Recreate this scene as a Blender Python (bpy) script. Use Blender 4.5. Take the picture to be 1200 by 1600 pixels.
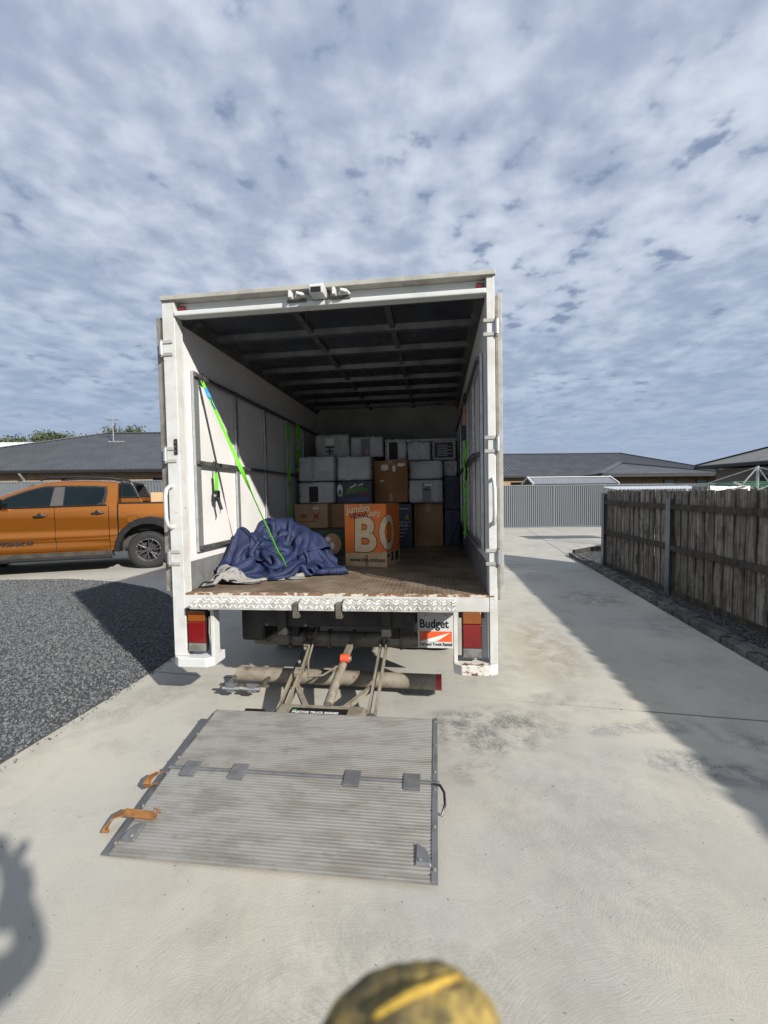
import bpy, bmesh, math, random
import numpy as np
from mathutils import Vector, Matrix
random.seed(7); rng = np.random.default_rng(7)
SC = bpy.context.scene
for o in list(bpy.data.objects): bpy.data.objects.remove(o)
COL = SC.collection
R = math.radians

# ------------------------------------------------------------------ camera
CAMH = 1.68; FPX = 680.0; ROLL = R(0.6); PITCH = math.atan(32.0 / FPX)
_f = Vector((0, math.cos(PITCH), -math.sin(PITCH))); _r = Vector((1, 0, 0)); _u = _r.cross(_f)
_r2 = _r * math.cos(ROLL) - _u * math.sin(ROLL); _u2 = _u * math.cos(ROLL) + _r * math.sin(ROLL)
cam = bpy.data.cameras.new('camera'); camo = bpy.data.objects.new('camera', cam); COL.objects.link(camo)
m = Matrix((_r2, _u2, -_f)).transposed().to_4x4(); m.translation = (0, 0, CAMH); camo.matrix_world = m
cam.sensor_fit = 'HORIZONTAL'; cam.sensor_width = 36.0; cam.lens = 36.0 * FPX / 1200.0
cam.clip_start = 0.01; cam.clip_end = 3000
cam.dof.use_dof = True; cam.dof.focus_distance = 4.2; cam.dof.aperture_fstop = 8.0
SC.camera = camo
SC.view_settings.view_transform = 'Standard'; SC.view_settings.look = 'None'
SC.view_settings.exposure = 0.48; SC.view_settings.gamma = 1.0; SC.view_settings.use_curve_mapping = False

# ------------------------------------------------------------------ node helper
def nd(nt, typ, ins=None, **props):
    n = nt.nodes.new('ShaderNode' + typ)
    for k, v in props.items(): setattr(n, k, v)
    for k, v in (ins or {}).items():
        s = n.inputs[k]
        if isinstance(v, bpy.types.NodeSocket): nt.links.new(v, s)
        else: s.default_value = v
    return n
def mth(nt, op, a, b=0.0, c=0.0, clamp=False):
    n = nd(nt, 'Math', {0: a, 1: b, 2: c}, operation=op); n.use_clamp = clamp; return n.outputs[0]
def mrange(nt, v, a, b, c=0.0, d=1.0, smooth=True):
    n = nd(nt, 'MapRange', {'Value': v, 'From Min': a, 'From Max': b, 'To Min': c, 'To Max': d})
    if smooth: n.interpolation_type = 'SMOOTHSTEP'
    return n.outputs[0]
def mixc(nt, fac, a, b, blend='MIX'):
    n = nt.nodes.new('ShaderNodeMix'); n.data_type = 'RGBA'; n.blend_type = blend
    for i, v in ((0, fac), (6, a), (7, b)):
        if isinstance(v, bpy.types.NodeSocket): nt.links.new(v, n.inputs[i])
        elif i == 0: n.inputs[0].default_value = v
        else: n.inputs[i].default_value = (*v, 1.0) if len(v) == 3 else v
    return n.outputs[2]

# ------------------------------------------------------------------ sun and sky
SUN = Vector((-1.15, 1.25, -1.0)).normalized()          # direction the light travels
SUN_EL = math.asin(-SUN.z); SUN_ROT = math.atan2(-SUN.x, -SUN.y)
W = bpy.data.worlds.new('World'); SC.world = W; W.use_nodes = True
nt = W.node_tree; nt.nodes.clear()
sky = nd(nt, 'TexSky', sky_type='NISHITA'); sky.sun_disc = False
sky.sun_elevation = SUN_EL; sky.sun_rotation = SUN_ROT; sky.altitude = 50; sky.air_density = 1.0; sky.dust_density = 1.5; sky.ozone_density = 1.5
tc = nd(nt, 'TexCoord')
sep = nd(nt, 'SeparateXYZ', {0: tc.outputs['Generated']})
zc = mth(nt, 'ADD', mth(nt, 'MAXIMUM', sep.outputs[2], 0.0), 0.13)
px = mth(nt, 'DIVIDE', sep.outputs[0], zc); py = mth(nt, 'DIVIDE', sep.outputs[1], zc)
cv = nd(nt, 'CombineXYZ', {0: px, 1: py, 2: 3.7}).outputs[0]
n1 = nd(nt, 'TexNoise', {'Vector': cv, 'Scale': 10.0, 'Detail': 4.0, 'Roughness': 0.5}).outputs[0]
n2 = nd(nt, 'TexNoise', {'Vector': cv, 'Scale': 2.2, 'Detail': 3.0, 'Roughness': 0.5}).outputs[0]
n3 = nd(nt, 'TexNoise', {'Vector': cv, 'Scale': 4.2, 'Detail': 5.0, 'Roughness': 0.5}).outputs[0]
dens = mth(nt, 'ADD', mth(nt, 'MULTIPLY', n1, 0.7), mth(nt, 'MULTIPLY', n2, 0.40))
cover = mrange(nt, dens, 0.37, 0.48)
bright = mrange(nt, mth(nt, 'ADD', mth(nt, 'MULTIPLY', n3, 0.6), mth(nt, 'MULTIPLY', n1, 0.45)), 0.38, 0.70)
hi = mrange(nt, sep.outputs[2], 0.02, 0.55)
skyc = nd(nt, 'VectorMath', {0: sky.outputs[0], 'Scale': 0.06}, operation='SCALE').outputs[0]
cl_dark = mixc(nt, hi, (0.315, 0.415, 0.58), (0.40, 0.475, 0.63))
cl_lite = mixc(nt, hi, (0.47, 0.575, 0.74), (0.71, 0.785, 0.91))
cloud = mixc(nt, bright, cl_dark, cl_lite)
gap = mixc(nt, 0.80, skyc, (0.31, 0.395, 0.57))
final = mixc(nt, cover, gap, cloud)
final = mixc(nt, mrange(nt, sep.outputs[2], 0.03, 0.26, 0.8, 0.0), final, (0.40, 0.49, 0.665))
bg = nd(nt, 'Background', {'Color': final, 'Strength': 0.66})
out = nd(nt, 'OutputWorld', {'Surface': bg.outputs[0]})

sl = bpy.data.lights.new('sun', 'SUN'); sl.energy = 5.0; sl.angle = R(1.0); sl.color = (1.0, 0.945, 0.85)
so = bpy.data.objects.new('sun', sl); COL.objects.link(so); so.location = (8, -8, 12)
so.rotation_euler = SUN.to_track_quat('-Z', 'Y').to_euler()

# ------------------------------------------------------------------ materials
def new_mat(name):
    mt = bpy.data.materials.new(name); mt.use_nodes = True
    nt = mt.node_tree; b = nt.nodes['Principled BSDF']; return mt, nt, b
def coords(nt, rand=False, scale=(1, 1, 1)):
    t = nd(nt, 'TexCoord'); v = t.outputs['Object']
    if rand:
        oi = nd(nt, 'ObjectInfo'); k = mth(nt, 'MULTIPLY', oi.outputs['Random'], 37.0)
        v = nd(nt, 'VectorMath', {0: v, 1: nd(nt, 'CombineXYZ', {0: k, 1: k, 2: k}).outputs[0]}, operation='ADD').outputs[0]
    if scale != (1, 1, 1): v = nd(nt, 'VectorMath', {0: v, 1: scale}, operation='MULTIPLY').outputs[0]
    return v
def MAT(name, col, col2=None, ns=4.0, lo=0.4, hi=0.65, rough=0.6, metal=0.0, bump=0.0, bs=40.0, dirt=None, ds=9.0, dlo=0.6, dhi=0.72,
        rand=False, stretch=(1, 1, 1), rvar=0.12, spec=0.5, coat=0.0, hue=0.0, trans=0.0, bd=0.004):
    mt, nt, b = new_mat(name); v = coords(nt, rand, stretch)
    nz = nd(nt, 'TexNoise', {'Vector': v, 'Scale': ns, 'Detail': 6.0, 'Roughness': 0.6}).outputs[0]
    c2 = col2 or tuple(x * 0.82 for x in col)
    c = mixc(nt, mrange(nt, nz, lo, hi), col, c2)
    if dirt:
        dz = nd(nt, 'TexNoise', {'Vector': v, 'Scale': ds, 'Detail': 8.0, 'Roughness': 0.7}).outputs[0]
        c = mixc(nt, mrange(nt, dz, dlo, dhi), c, dirt)
    if hue:
        oi = nd(nt, 'ObjectInfo'); c = mixc(nt, 1.0, c, nd(nt, 'CombineColor', {0: mrange(nt, oi.outputs['Random'], 0, 1, 1 - hue, 1 + hue, False), 1: mrange(nt, oi.outputs['Random'], 0, 1, 1 - hue, 1 + hue, False), 2: mrange(nt, oi.outputs['Random'], 0, 1, 1 - hue, 1 + hue, False)}).outputs[0], 'MULTIPLY')
    nt.links.new(c, b.inputs['Base Color'])
    nt.links.new(mrange(nt, nz, 0.3, 0.7, max(0.02, rough - rvar), min(1, rough + rvar), False), b.inputs['Roughness'])
    b.inputs['Metallic'].default_value = metal; b.inputs['Specular IOR Level'].default_value = spec
    b.inputs['Coat Weight'].default_value = coat; b.inputs['Coat Roughness'].default_value = 0.06
    b.inputs['Transmission Weight'].default_value = trans
    if bump:
        bz = nd(nt, 'TexNoise', {'Vector': v, 'Scale': bs, 'Detail': 6.0, 'Roughness': 0.6}).outputs[0]
        nt.links.new(nd(nt, 'Bump', {'Height': bz, 'Strength': bump, 'Distance': bd}).outputs[0], b.inputs['Normal'])
    return mt
def flat(name, col, rough=0.6, metal=0.0, **k): return MAT(name, col, tuple(x * 0.88 for x in col), ns=14, rough=rough, metal=metal, **k)

RUST = (0.16, 0.07, 0.03)
m_white = MAT('truck_white_paint', (0.54, 0.553, 0.553), (0.44, 0.447, 0.44), ns=3.0, lo=0.45, hi=0.75, rough=0.38, dirt=(0.28, 0.245, 0.20), ds=11, dlo=0.63, dhi=0.80, bump=0.08, bs=30)
m_white_rust = MAT('rusty_white_paint', (0.54, 0.55, 0.545), (0.45, 0.445, 0.42), ns=5.0, rough=0.5, dirt=(0.24, 0.13, 0.065), ds=13, dlo=0.63, dhi=0.72, bump=0.15, bs=60)
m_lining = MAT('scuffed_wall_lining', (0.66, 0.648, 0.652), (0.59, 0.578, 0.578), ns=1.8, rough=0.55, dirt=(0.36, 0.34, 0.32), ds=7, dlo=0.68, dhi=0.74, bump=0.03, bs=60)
m_kick = MAT('grey_kick_panel', (0.16, 0.165, 0.17), (0.11, 0.115, 0.12), ns=7, rough=0.6, dirt=(0.30, 0.28, 0.25), ds=14)
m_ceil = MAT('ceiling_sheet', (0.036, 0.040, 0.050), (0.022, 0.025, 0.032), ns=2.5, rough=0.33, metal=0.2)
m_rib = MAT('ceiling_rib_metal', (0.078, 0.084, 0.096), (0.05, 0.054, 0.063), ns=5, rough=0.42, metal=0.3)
m_galv = MAT('galvanised_steel', (0.52, 0.54, 0.55), (0.40, 0.42, 0.43), ns=18, rough=0.42, metal=0.75)
m_rail = MAT('dark_load_rail', (0.075, 0.075, 0.078), (0.14, 0.135, 0.13), ns=9, rough=0.5, metal=0.4)
m_rubber = MAT('door_edge_rubber', (0.22, 0.205, 0.18), (0.14, 0.13, 0.115), ns=8, rough=0.7)
m_black = flat('black_plastic', (0.010, 0.010, 0.011), 0.4)
m_blackmat = MAT('dirty_black_chassis', (0.022, 0.021, 0.02), (0.05, 0.045, 0.038), ns=6, rough=0.75)
m_lift = MAT('dusty_beige_lift_paint', (0.235, 0.21, 0.165), (0.16, 0.138, 0.105), ns=7, rough=0.6, dirt=(0.10, 0.06, 0.035), ds=12, dlo=0.52, dhi=0.70, bump=0.1, bs=50)
m_lift_d = MAT('greasy_lift_steel', (0.15, 0.135, 0.115), (0.07, 0.062, 0.052), ns=9, rough=0.5, metal=0.3)
m_alu = MAT('worn_aluminium', (0.30, 0.29, 0.268), (0.215, 0.205, 0.185), ns=4, rough=0.45, metal=0.4, dirt=(0.12, 0.11, 0.095), ds=7, dlo=0.54, dhi=0.82, stretch=(1.0, 3.0, 3.0))
m_alu_edge = MAT('dull_edge_steel', (0.20, 0.205, 0.215), (0.14, 0.145, 0.15), ns=9, rough=0.45, metal=0.5)
m_strapbrown = MAT('brown_webbing', (0.26, 0.115, 0.03), (0.17, 0.075, 0.022), ns=30, rough=0.85, bump=0.4, bs=220)
m_green = MAT('fluoro_green_webbing', (0.15, 0.60, 0.02), (0.11, 0.46, 0.016), ns=40, rough=0.65, bump=0.3, bs=260)
m_bluetag = flat('blue_fabric_tag', (0.03, 0.27, 0.55), 0.6)
m_orange = flat('orange_fabric_tag', (0.60, 0.13, 0.03), 0.6)
m_redlens = MAT('red_lens', (0.17, 0.004, 0.005), (0.11, 0.003, 0.003), ns=3, rough=0.16, coat=0.6, bump=0.35, bs=150, bd=0.002)
m_amber = MAT('amber_lens', (0.22, 0.062, 0.006), (0.15, 0.042, 0.004), ns=3, rough=0.16, coat=0.6, bump=0.35, bs=150, bd=0.002)
m_clear = MAT('clear_lens', (0.18, 0.176, 0.165), (0.11, 0.107, 0.10), ns=20, rough=0.2, coat=0.5)
m_redcap = flat('faded_red_paint', (0.42, 0.035, 0.03), 0.5)
m_orangered = flat('orange_red_plastic', (0.70, 0.09, 0.035), 0.45)
m_card = MAT('brown_cardboard', (0.36, 0.215, 0.105), (0.30, 0.175, 0.085), ns=3, rough=0.85, bump=0.05, bs=90, rand=True, hue=0.1)
m_carddark = MAT('red_brown_cardboard', (0.30, 0.145, 0.055), (0.25, 0.115, 0.042), ns=3, rough=0.8, rand=True)
m_cardtan = MAT('tan_cardboard', (0.48, 0.33, 0.19), (0.42, 0.285, 0.16), ns=3, rough=0.85, rand=True)
m_cardor = MAT('orange_printed_cardboard', (0.66, 0.15, 0.014), (0.58, 0.125, 0.012), ns=4, rough=0.6)
m_wrap = MAT('white_plastic_wrap', (0.47, 0.475, 0.485), (0.37, 0.375, 0.39), ns=3.5, rough=0.34, bump=0.55, bs=11, bd=0.02, rand=True, stretch=(1, 1, 1.8), hue=0.08)
m_ink = flat('black_ink', (0.02, 0.018, 0.018), 0.7)
m_paper = flat('white_paper', (0.72, 0.71, 0.69), 0.75)
m_redink = flat('red_ink', (0.40, 0.04, 0.025), 0.7)
m_tape = MAT('brown_packing_tape', (0.34, 0.20, 0.10), (0.30, 0.17, 0.085), ns=8, rough=0.22)
m_navy = flat('navy_print', (0.018, 0.026, 0.055), 0.45)
m_greenprint = flat('green_print', (0.014, 0.04, 0.018), 0.5)
m_tanprint = flat('tan_print', (0.42, 0.26, 0.14), 0.6)
m_greycloth = MAT('grey_blanket_felt', (0.25, 0.245, 0.24), (0.18, 0.178, 0.175), ns=26, rough=0.95, bump=0.5, bs=180)
m_tyre = MAT('tyre_rubber', (0.012, 0.012, 0.012), (0.02, 0.02, 0.019), ns=8, rough=0.78, bump=0.3, bs=60)
m_glass = MAT('dark_window_glass', (0.004, 0.009, 0.011), (0.004, 0.009, 0.011), rough=0.035, rvar=0.01, spec=0.35)
m_headlining = flat('cab_trim', (0.05, 0.05, 0.052), 0.8)
m_chrome = flat('chrome', (0.6, 0.6, 0.6), 0.12, 1.0)
m_rim = flat('dark_alloy', (0.115, 0.115, 0.12), 0.35, 0.7)

# orange metallic paint
m_ute, nt, b = new_mat('metallic_orange_paint')
fl = nd(nt, 'TexNoise', {'Vector': coords(nt), 'Scale': 900.0, 'Detail': 1.0}).outputs[0]
nt.links.new(mixc(nt, mrange(nt, fl, 0.4, 0.65), (0.37, 0.115, 0.009), (0.49, 0.168, 0.015)), b.inputs['Base Color'])
b.inputs['Metallic'].default_value = 0.75; b.inputs['Roughness'].default_value = 0.25; b.inputs['Coat Weight'].default_value = 1.0; b.inputs['Coat Roughness'].default_value = 0.03

# checker plate (deck): diamond tread relief plus rust
def checker(name, c1, c2, c3, metal, rough, sc, strength):
    mt, nt, b = new_mat(name); v = coords(nt)
    s = nd(nt, 'SeparateXYZ', {0: v})
    u = mth(nt, 'MULTIPLY', s.outputs[0], sc); w = mth(nt, 'MULTIPLY', s.outputs[1], sc)
    ci = mth(nt, 'MODULO', mth(nt, 'ADD', mth(nt, 'FLOOR', u), mth(nt, 'FLOOR', w)), 2.0); ci = mth(nt, 'ABSOLUTE', ci)
    fu = mth(nt, 'SUBTRACT', mth(nt, 'FRACT', u), 0.5); fw = mth(nt, 'SUBTRACT', mth(nt, 'FRACT', w), 0.5)
    d1 = mth(nt, 'ADD', fu, fw); d2 = mth(nt, 'SUBTRACT', fu, fw)
    def bar(a, c):
        return mth(nt, 'ADD', mth(nt, 'MULTIPLY', mth(nt, 'MULTIPLY', a, a), 60.0), mth(nt, 'MULTIPLY', mth(nt, 'MULTIPLY', c, c), 4.0))
    e1 = bar(d1, d2); e2 = bar(d2, d1)
    mixn = nd(nt, 'Mix', {0: ci, 2: e1, 3: e2}); e = mixn.outputs[0]
    hgt = mrange(nt, e, 0.6, 1.2, 1.0, 0.0)
    nz = nd(nt, 'TexNoise', {'Vector': v, 'Scale': 2.2, 'Detail': 9.0, 'Roughness': 0.68}).outputs[0]
    c = mixc(nt, mrange(nt, nz, 0.38, 0.62), c1, c2)
    c = mixc(nt, mth(nt, 'MULTIPLY', hgt, 0.75), c, c3)
    nt.links.new(c, b.inputs['Base Color']); b.inputs['Metallic'].default_value = metal
    nt.links.new(mrange(nt, nz, 0.3, 0.7, rough - 0.1, rough + 0.15, False), b.inputs['Roughness'])
    nt.links.new(nd(nt, 'Bump', {'Height': hgt, 'Strength': strength, 'Distance': 0.003}).outputs[0], b.inputs['Normal'])
    return mt
m_deck = checker('rusty_checker_plate', (0.27, 0.215, 0.155), (0.115, 0.078, 0.05), (0.43, 0.365, 0.28), 0.2, 0.45, 27.0, 1.0)
m_stepbar = MAT('worn_white_tread_bar', (0.72, 0.73, 0.70), (0.58, 0.58, 0.55), ns=9, rough=0.4)
m_step = MAT('dirty_white_tread_plate', (0.42, 0.42, 0.40), (0.27, 0.265, 0.25), ns=9, rough=0.5, dirt=(0.12, 0.09, 0.07), ds=20, dlo=0.56, dhi=0.68)

# concrete with trowel sweeps, stains
m_conc, nt, b = new_mat('broomed_concrete')
v = nd(nt, 'NewGeometry').outputs['Position']
warp = nd(nt, 'TexNoise', {'Vector': v, 'Scale': 1.1, 'Detail': 3.0}).outputs['Color']
wv = nd(nt, 'VectorMath', {0: v, 1: nd(nt, 'VectorMath', {0: nd(nt, 'VectorMath', {0: warp, 1: (0.5, 0.5, 0.5)}, operation='SUBTRACT').outputs[0], 'Scale': 0.22}, operation='SCALE').outputs[0]}, operation='ADD').outputs[0]
def sweeps(scale, freq, off):
    sv = nd(nt, 'VectorMath', {0: wv, 1: (off, off * 1.7, 0)}, operation='ADD').outputs[0]
    vo = nd(nt, 'TexVoronoi', {'Vector': sv, 'Scale': scale, 'Randomness': 1.0}, voronoi_dimensions='2D')
    dd = mth(nt, 'MULTIPLY', vo.outputs['Distance'], freq / scale)
    sx = nd(nt, 'SeparateXYZ', {0: vo.outputs['Position']})
    an = nd(nt, 'SeparateXYZ', {0: sv})
    ang = mth(nt, 'MULTIPLY', mth(nt, 'ARCTAN2', mth(nt, 'SUBTRACT', an.outputs[1], sx.outputs[1]), mth(nt, 'SUBTRACT', an.outputs[0], sx.outputs[0])), 5.0)
    q = nd(nt, 'CombineXYZ', {0: dd, 1: ang, 2: mth(nt, 'MULTIPLY', sx.outputs[0], 13.0)}).outputs[0]
    return nd(nt, 'TexNoise', {'Vector': q, 'Scale': 1.0, 'Detail': 2.0, 'Roughness': 0.6}).outputs[0]
sw = mth(nt, 'ADD', mth(nt, 'MULTIPLY', sweeps(1.25, 230.0, 3.1), 0.5), mth(nt, 'MULTIPLY', sweeps(0.8, 150.0, 11.3), 0.5))
big = nd(nt, 'TexNoise', {'Vector': v, 'Scale': 0.55, 'Detail': 5.0, 'Roughness': 0.6}).outputs[0]
med = nd(nt, 'TexNoise', {'Vector': v, 'Scale': 2.3, 'Detail': 6.0, 'Roughness': 0.65}).outputs[0]
fine = nd(nt, 'TexNoise', {'Vector': v, 'Scale': 130.0, 'Detail': 3.0, 'Roughness': 0.7}).outputs[0]
lowf = nd(nt, 'TexNoise', {'Vector': v, 'Scale': 0.42, 'Detail': 3.0, 'Roughness': 0.55}).outputs[0]
c = mixc(nt, mrange(nt, big, 0.36, 0.64), (0.465, 0.44, 0.372), (0.36, 0.35, 0.318))
c = mixc(nt, mrange(nt, lowf, 0.42, 0.62, 0.0, 0.6), c, (0.345, 0.348, 0.338))
c = mixc(nt, mrange(nt, med, 0.48, 0.72, 0, 0.55), c, (0.255, 0.245, 0.215))
c = mixc(nt, mrange(nt, sw, 0.40, 0.62, 0, 0.10), c, (0.25, 0.245, 0.225))
c = mixc(nt, mrange(nt, fine, 0.30, 0.70, 0.0, 0.34), c, (0.28, 0.27, 0.25))
spk = nd(nt, 'TexNoise', {'Vector': v, 'Scale': 42.0, 'Detail': 1.0, 'Roughness': 0.5}).outputs[0]
spm = mth(nt, 'MULTIPLY', mrange(nt, spk, 0.735, 0.765), mrange(nt, med, 0.42, 0.58))
c = mixc(nt, mth(nt, 'MULTIPLY', spm, 0.8), c, (0.09, 0.085, 0.075))
tyr = mrange(nt, nd(nt, 'TexNoise', {'Vector': nd(nt, 'VectorMath', {0: v, 1: (1.6, 0.35, 1.0)}, operation='MULTIPLY').outputs[0], 'Scale': 1.0, 'Detail': 6.0, 'Roughness': 0.62}).outputs[0], 0.50, 0.72, 0.0, 0.40)
c = mixc(nt, tyr, c, (0.30, 0.27, 0.215))
# worn-in stains (tyre scuffs, drips) and paler patches at their places on the slab  (x, y, rx, ry, angle, colour, amount)
SLAB_MARKS = [(0.80, 3.02, 0.55, 0.30, 0.2, (0.10, 0.10, 0.10), 0.85), (0.42, 3.10, 0.22, 0.12, 0.0, (0.12, 0.12, 0.12), 0.5), (1.72, 4.60, 0.36, 1.0, -0.15, (0.235, 0.19, 0.135), 0.7),
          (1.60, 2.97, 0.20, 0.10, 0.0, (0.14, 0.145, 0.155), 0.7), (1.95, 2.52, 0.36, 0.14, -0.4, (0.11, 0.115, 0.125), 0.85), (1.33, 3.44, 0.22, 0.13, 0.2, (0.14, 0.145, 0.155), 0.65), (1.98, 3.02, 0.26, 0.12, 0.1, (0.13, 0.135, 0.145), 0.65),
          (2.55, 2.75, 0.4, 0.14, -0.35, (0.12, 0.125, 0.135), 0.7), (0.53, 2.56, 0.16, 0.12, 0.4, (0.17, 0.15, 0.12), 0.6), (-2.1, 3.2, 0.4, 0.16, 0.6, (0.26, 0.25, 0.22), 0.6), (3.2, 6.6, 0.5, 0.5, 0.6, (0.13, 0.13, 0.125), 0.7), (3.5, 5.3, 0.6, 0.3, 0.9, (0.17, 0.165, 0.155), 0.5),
          (2.9, 9.6, 0.5, 0.25, 0.2, (0.14, 0.135, 0.13), 0.6), (3.0, 8.3, 0.35, 0.5, 0.2, (0.2, 0.19, 0.17), 0.5), (-0.2, 1.2, 0.7, 0.45, 0.5, (0.24, 0.232, 0.21), 0.6), (1.1, 2.1, 0.7, 0.8, 0.3, (0.25, 0.245, 0.235), 0.55), (1.2, 3.9, 0.35, 1.3, -0.15, (0.50, 0.475, 0.40), 0.6), (1.45, 1.6, 0.25, 0.9, -0.1, (0.49, 0.47, 0.40), 0.5), (-1.9, 3.6, 0.5, 0.25, 0.6, (0.24, 0.232, 0.205), 0.6), (0.5, 1.4, 0.3, 0.4, 0.2, (0.30, 0.285, 0.25), 0.45)]
streak = mrange(nt, sweeps(2.2, 110.0, 5.7), 0.36, 0.58)
smud = mrange(nt, nd(nt, 'TexNoise', {'Vector': wv, 'Scale': 6.0, 'Detail': 6.0, 'Roughness': 0.7}).outputs[0], 0.36, 0.62)
sp = nd(nt, 'SeparateXYZ', {0: wv})
for (sx_, sy_, rx, ry, an, cc, am) in sorted(SLAB_MARKS, key=lambda q: -q[5][0]):
    dx = mth(nt, 'SUBTRACT', sp.outputs[0], sx_); dy = mth(nt, 'SUBTRACT', sp.outputs[1], sy_)
    ca, sa = math.cos(an), math.sin(an)
    uu = mth(nt, 'DIVIDE', mth(nt, 'ADD', mth(nt, 'MULTIPLY', dx, ca), mth(nt, 'MULTIPLY', dy, sa)), rx)
    ww = mth(nt, 'DIVIDE', mth(nt, 'SUBTRACT', mth(nt, 'MULTIPLY', dy, ca), mth(nt, 'MULTIPLY', dx, sa)), ry)
    ee = mth(nt, 'ADD', mth(nt, 'MULTIPLY', uu, uu), mth(nt, 'MULTIPLY', ww, ww))
    mk = mth(nt, 'MULTIPLY', mrange(nt, ee, 0.15, 1.6, am, 0.0), mth(nt, 'MULTIPLY', mth(nt, 'ADD', mth(nt, 'MULTIPLY', streak, 0.6), 0.4), smud))
    c = mixc(nt, mk, c, cc)
nt.links.new(c, b.inputs['Base Color']); b.inputs['Roughness'].default_value = 0.88; b.inputs['Specular IOR Level'].default_value = 0.25
hb = mth(nt, 'ADD', mth(nt, 'MULTIPLY', sw, 1.0), mth(nt, 'MULTIPLY', fine, 0.35))
nt.links.new(nd(nt, 'Bump', {'Height': hb, 'Strength': 0.38, 'Distance': 0.005}).outputs[0], b.inputs['Normal'])

# gravel stones, coloured stone by stone
def stone_mat(name, c1, c2):
    mt, nt, b = new_mat(name)
    a = nd(nt, 'Attribute', attribute_name='shade')
    nt.links.new(mixc(nt, a.outputs['Fac'], c1, c2), b.inputs['Base Color']); b.inputs['Roughness'].default_value = 0.7
    return mt
m_gravel = stone_mat('blue_grey_gravel', (0.06, 0.066, 0.073), (0.155, 0.162, 0.168))
m_gravel_bed = MAT('gravel_bed', (0.075, 0.08, 0.083), (0.04, 0.043, 0.047), ns=60, lo=0.35, hi=0.6, rough=0.85, bump=1.0, bs=70, bd=0.02)
m_darkgravel = stone_mat('black_gravel', (0.03, 0.032, 0.036), (0.12, 0.122, 0.13))
m_soil = MAT('dry_lawn', (0.13, 0.12, 0.06), (0.09, 0.10, 0.04), ns=3, rough=0.95, bump=0.6, bs=60, bd=0.03)

# weathered timber
def timber(name, c1, c2, c3):
    mt, nt, b = new_mat(name); v = coords(nt, True)
    st = nd(nt, 'VectorMath', {0: v, 1: (26.0, 26.0, 1.6)}, operation='MULTIPLY').outputs[0]
    g = nd(nt, 'TexNoise', {'Vector': st, 'Scale': 1.0, 'Detail': 8.0, 'Roughness': 0.65, 'Distortion': 0.6}).outputs[0]
    l = nd(nt, 'TexNoise', {'Vector': v, 'Scale': 5.0, 'Detail': 5.0, 'Roughness': 0.65}).outputs[0]
    oi = nd(nt, 'ObjectInfo').outputs['Random']
    base = mixc(nt, oi, c1, c2)
    c = mixc(nt, mrange(nt, g, 0.36, 0.60, 0.85, 0.0), base, c3)
    c = mixc(nt, mrange(nt, l, 0.45, 0.68, 0.0, 0.7), c, c3)
    nt.links.new(c, b.inputs['Base Color']); b.inputs['Roughness'].default_value = 0.9; b.inputs['Specular IOR Level'].default_value = 0.2
    nt.links.new(nd(nt, 'Bump', {'Height': g, 'Strength': 0.6, 'Distance': 0.006}).outputs[0], b.inputs['Normal'])
    return mt
m_paling = timber('weathered_paling', (0.155, 0.143, 0.126), (0.26, 0.24, 0.213), (0.036, 0.032, 0.028))
m_railwood = timber('weathered_rail', (0.06, 0.054, 0.046), (0.085, 0.077, 0.066), (0.024, 0.022, 0.019))
m_post = MAT('blue_grey_steel_post', (0.12, 0.145, 0.165), (0.095, 0.115, 0.135), ns=5, rough=0.4, metal=0.2)
m_paver = MAT('dark_stone_block', (0.085, 0.083, 0.082), (0.05, 0.049, 0.05), ns=9, rough=0.9, bump=0.6, bs=40, rand=True, hue=0.3, bd=0.01)
m_cbond = MAT('grey_steel_sheet', (0.155, 0.170, 0.187), (0.14, 0.153, 0.17), ns=2, rough=0.42, metal=0.1)
m_roof = MAT('charcoal_roof_sheet', (0.060, 0.066, 0.076), (0.05, 0.055, 0.064), ns=1.5, rough=0.5, hue=0.05)
m_roofcap = flat('roof_ridge_cap', (0.085, 0.092, 0.105), 0.45)
m_roofgrey = MAT('warm_grey_roof', (0.185, 0.185, 0.17), (0.165, 0.165, 0.155), ns=2, rough=0.5)
m_fascia = flat('dark_fascia', (0.016, 0.017, 0.02), 0.5)
m_shedroof = MAT('zinc_shed_roof', (0.42, 0.44, 0.46), (0.36, 0.38, 0.40), ns=3, rough=0.4, metal=0.5)
m_shedwall = flat('dark_green_shed_wall', (0.012, 0.03, 0.022), 0.5)
m_render = flat('brown_rendered_wall', (0.17, 0.15, 0.13), 0.9)
m_blind = flat('pale_green_blind', (0.33, 0.37, 0.34), 0.7)
m_whiteroof = flat('white_roof', (0.72, 0.74, 0.76), 0.5)
m_brick, nt, b = new_mat('tan_brickwork')
s = nd(nt, 'SeparateXYZ', {0: coords(nt)})
bv = nd(nt, 'CombineXYZ', {0: mth(nt, 'ADD', s.outputs[0], s.outputs[1]), 1: s.outputs[2], 2: 0.0}).outputs[0]
br = nd(nt, 'TexBrick', {'Vector': bv, 'Color1': (0.40, 0.235, 0.10, 1), 'Color2': (0.27, 0.15, 0.065, 1), 'Mortar': (0.42, 0.36, 0.27, 1), 'Scale': 1.0, 'Mortar Size': 0.01, 'Brick Width': 0.25, 'Row Height': 0.086})
nt.links.new(br.outputs[0], b.inputs['Base Color']); b.inputs['Roughness'].default_value = 0.9
nt.links.new(nd(nt, 'Bump', {'Height': br.outputs[1], 'Strength': -0.5, 'Distance': 0.008}).outputs[0], b.inputs['Normal'])
m_leaf = MAT('gum_leaf', (0.045, 0.062, 0.028), (0.075, 0.09, 0.04), ns=2, rough=0.7, rand=True)
m_bark = MAT('bark', (0.13, 0.10, 0.075), (0.08, 0.06, 0.045), ns=8, rough=0.95)

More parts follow.
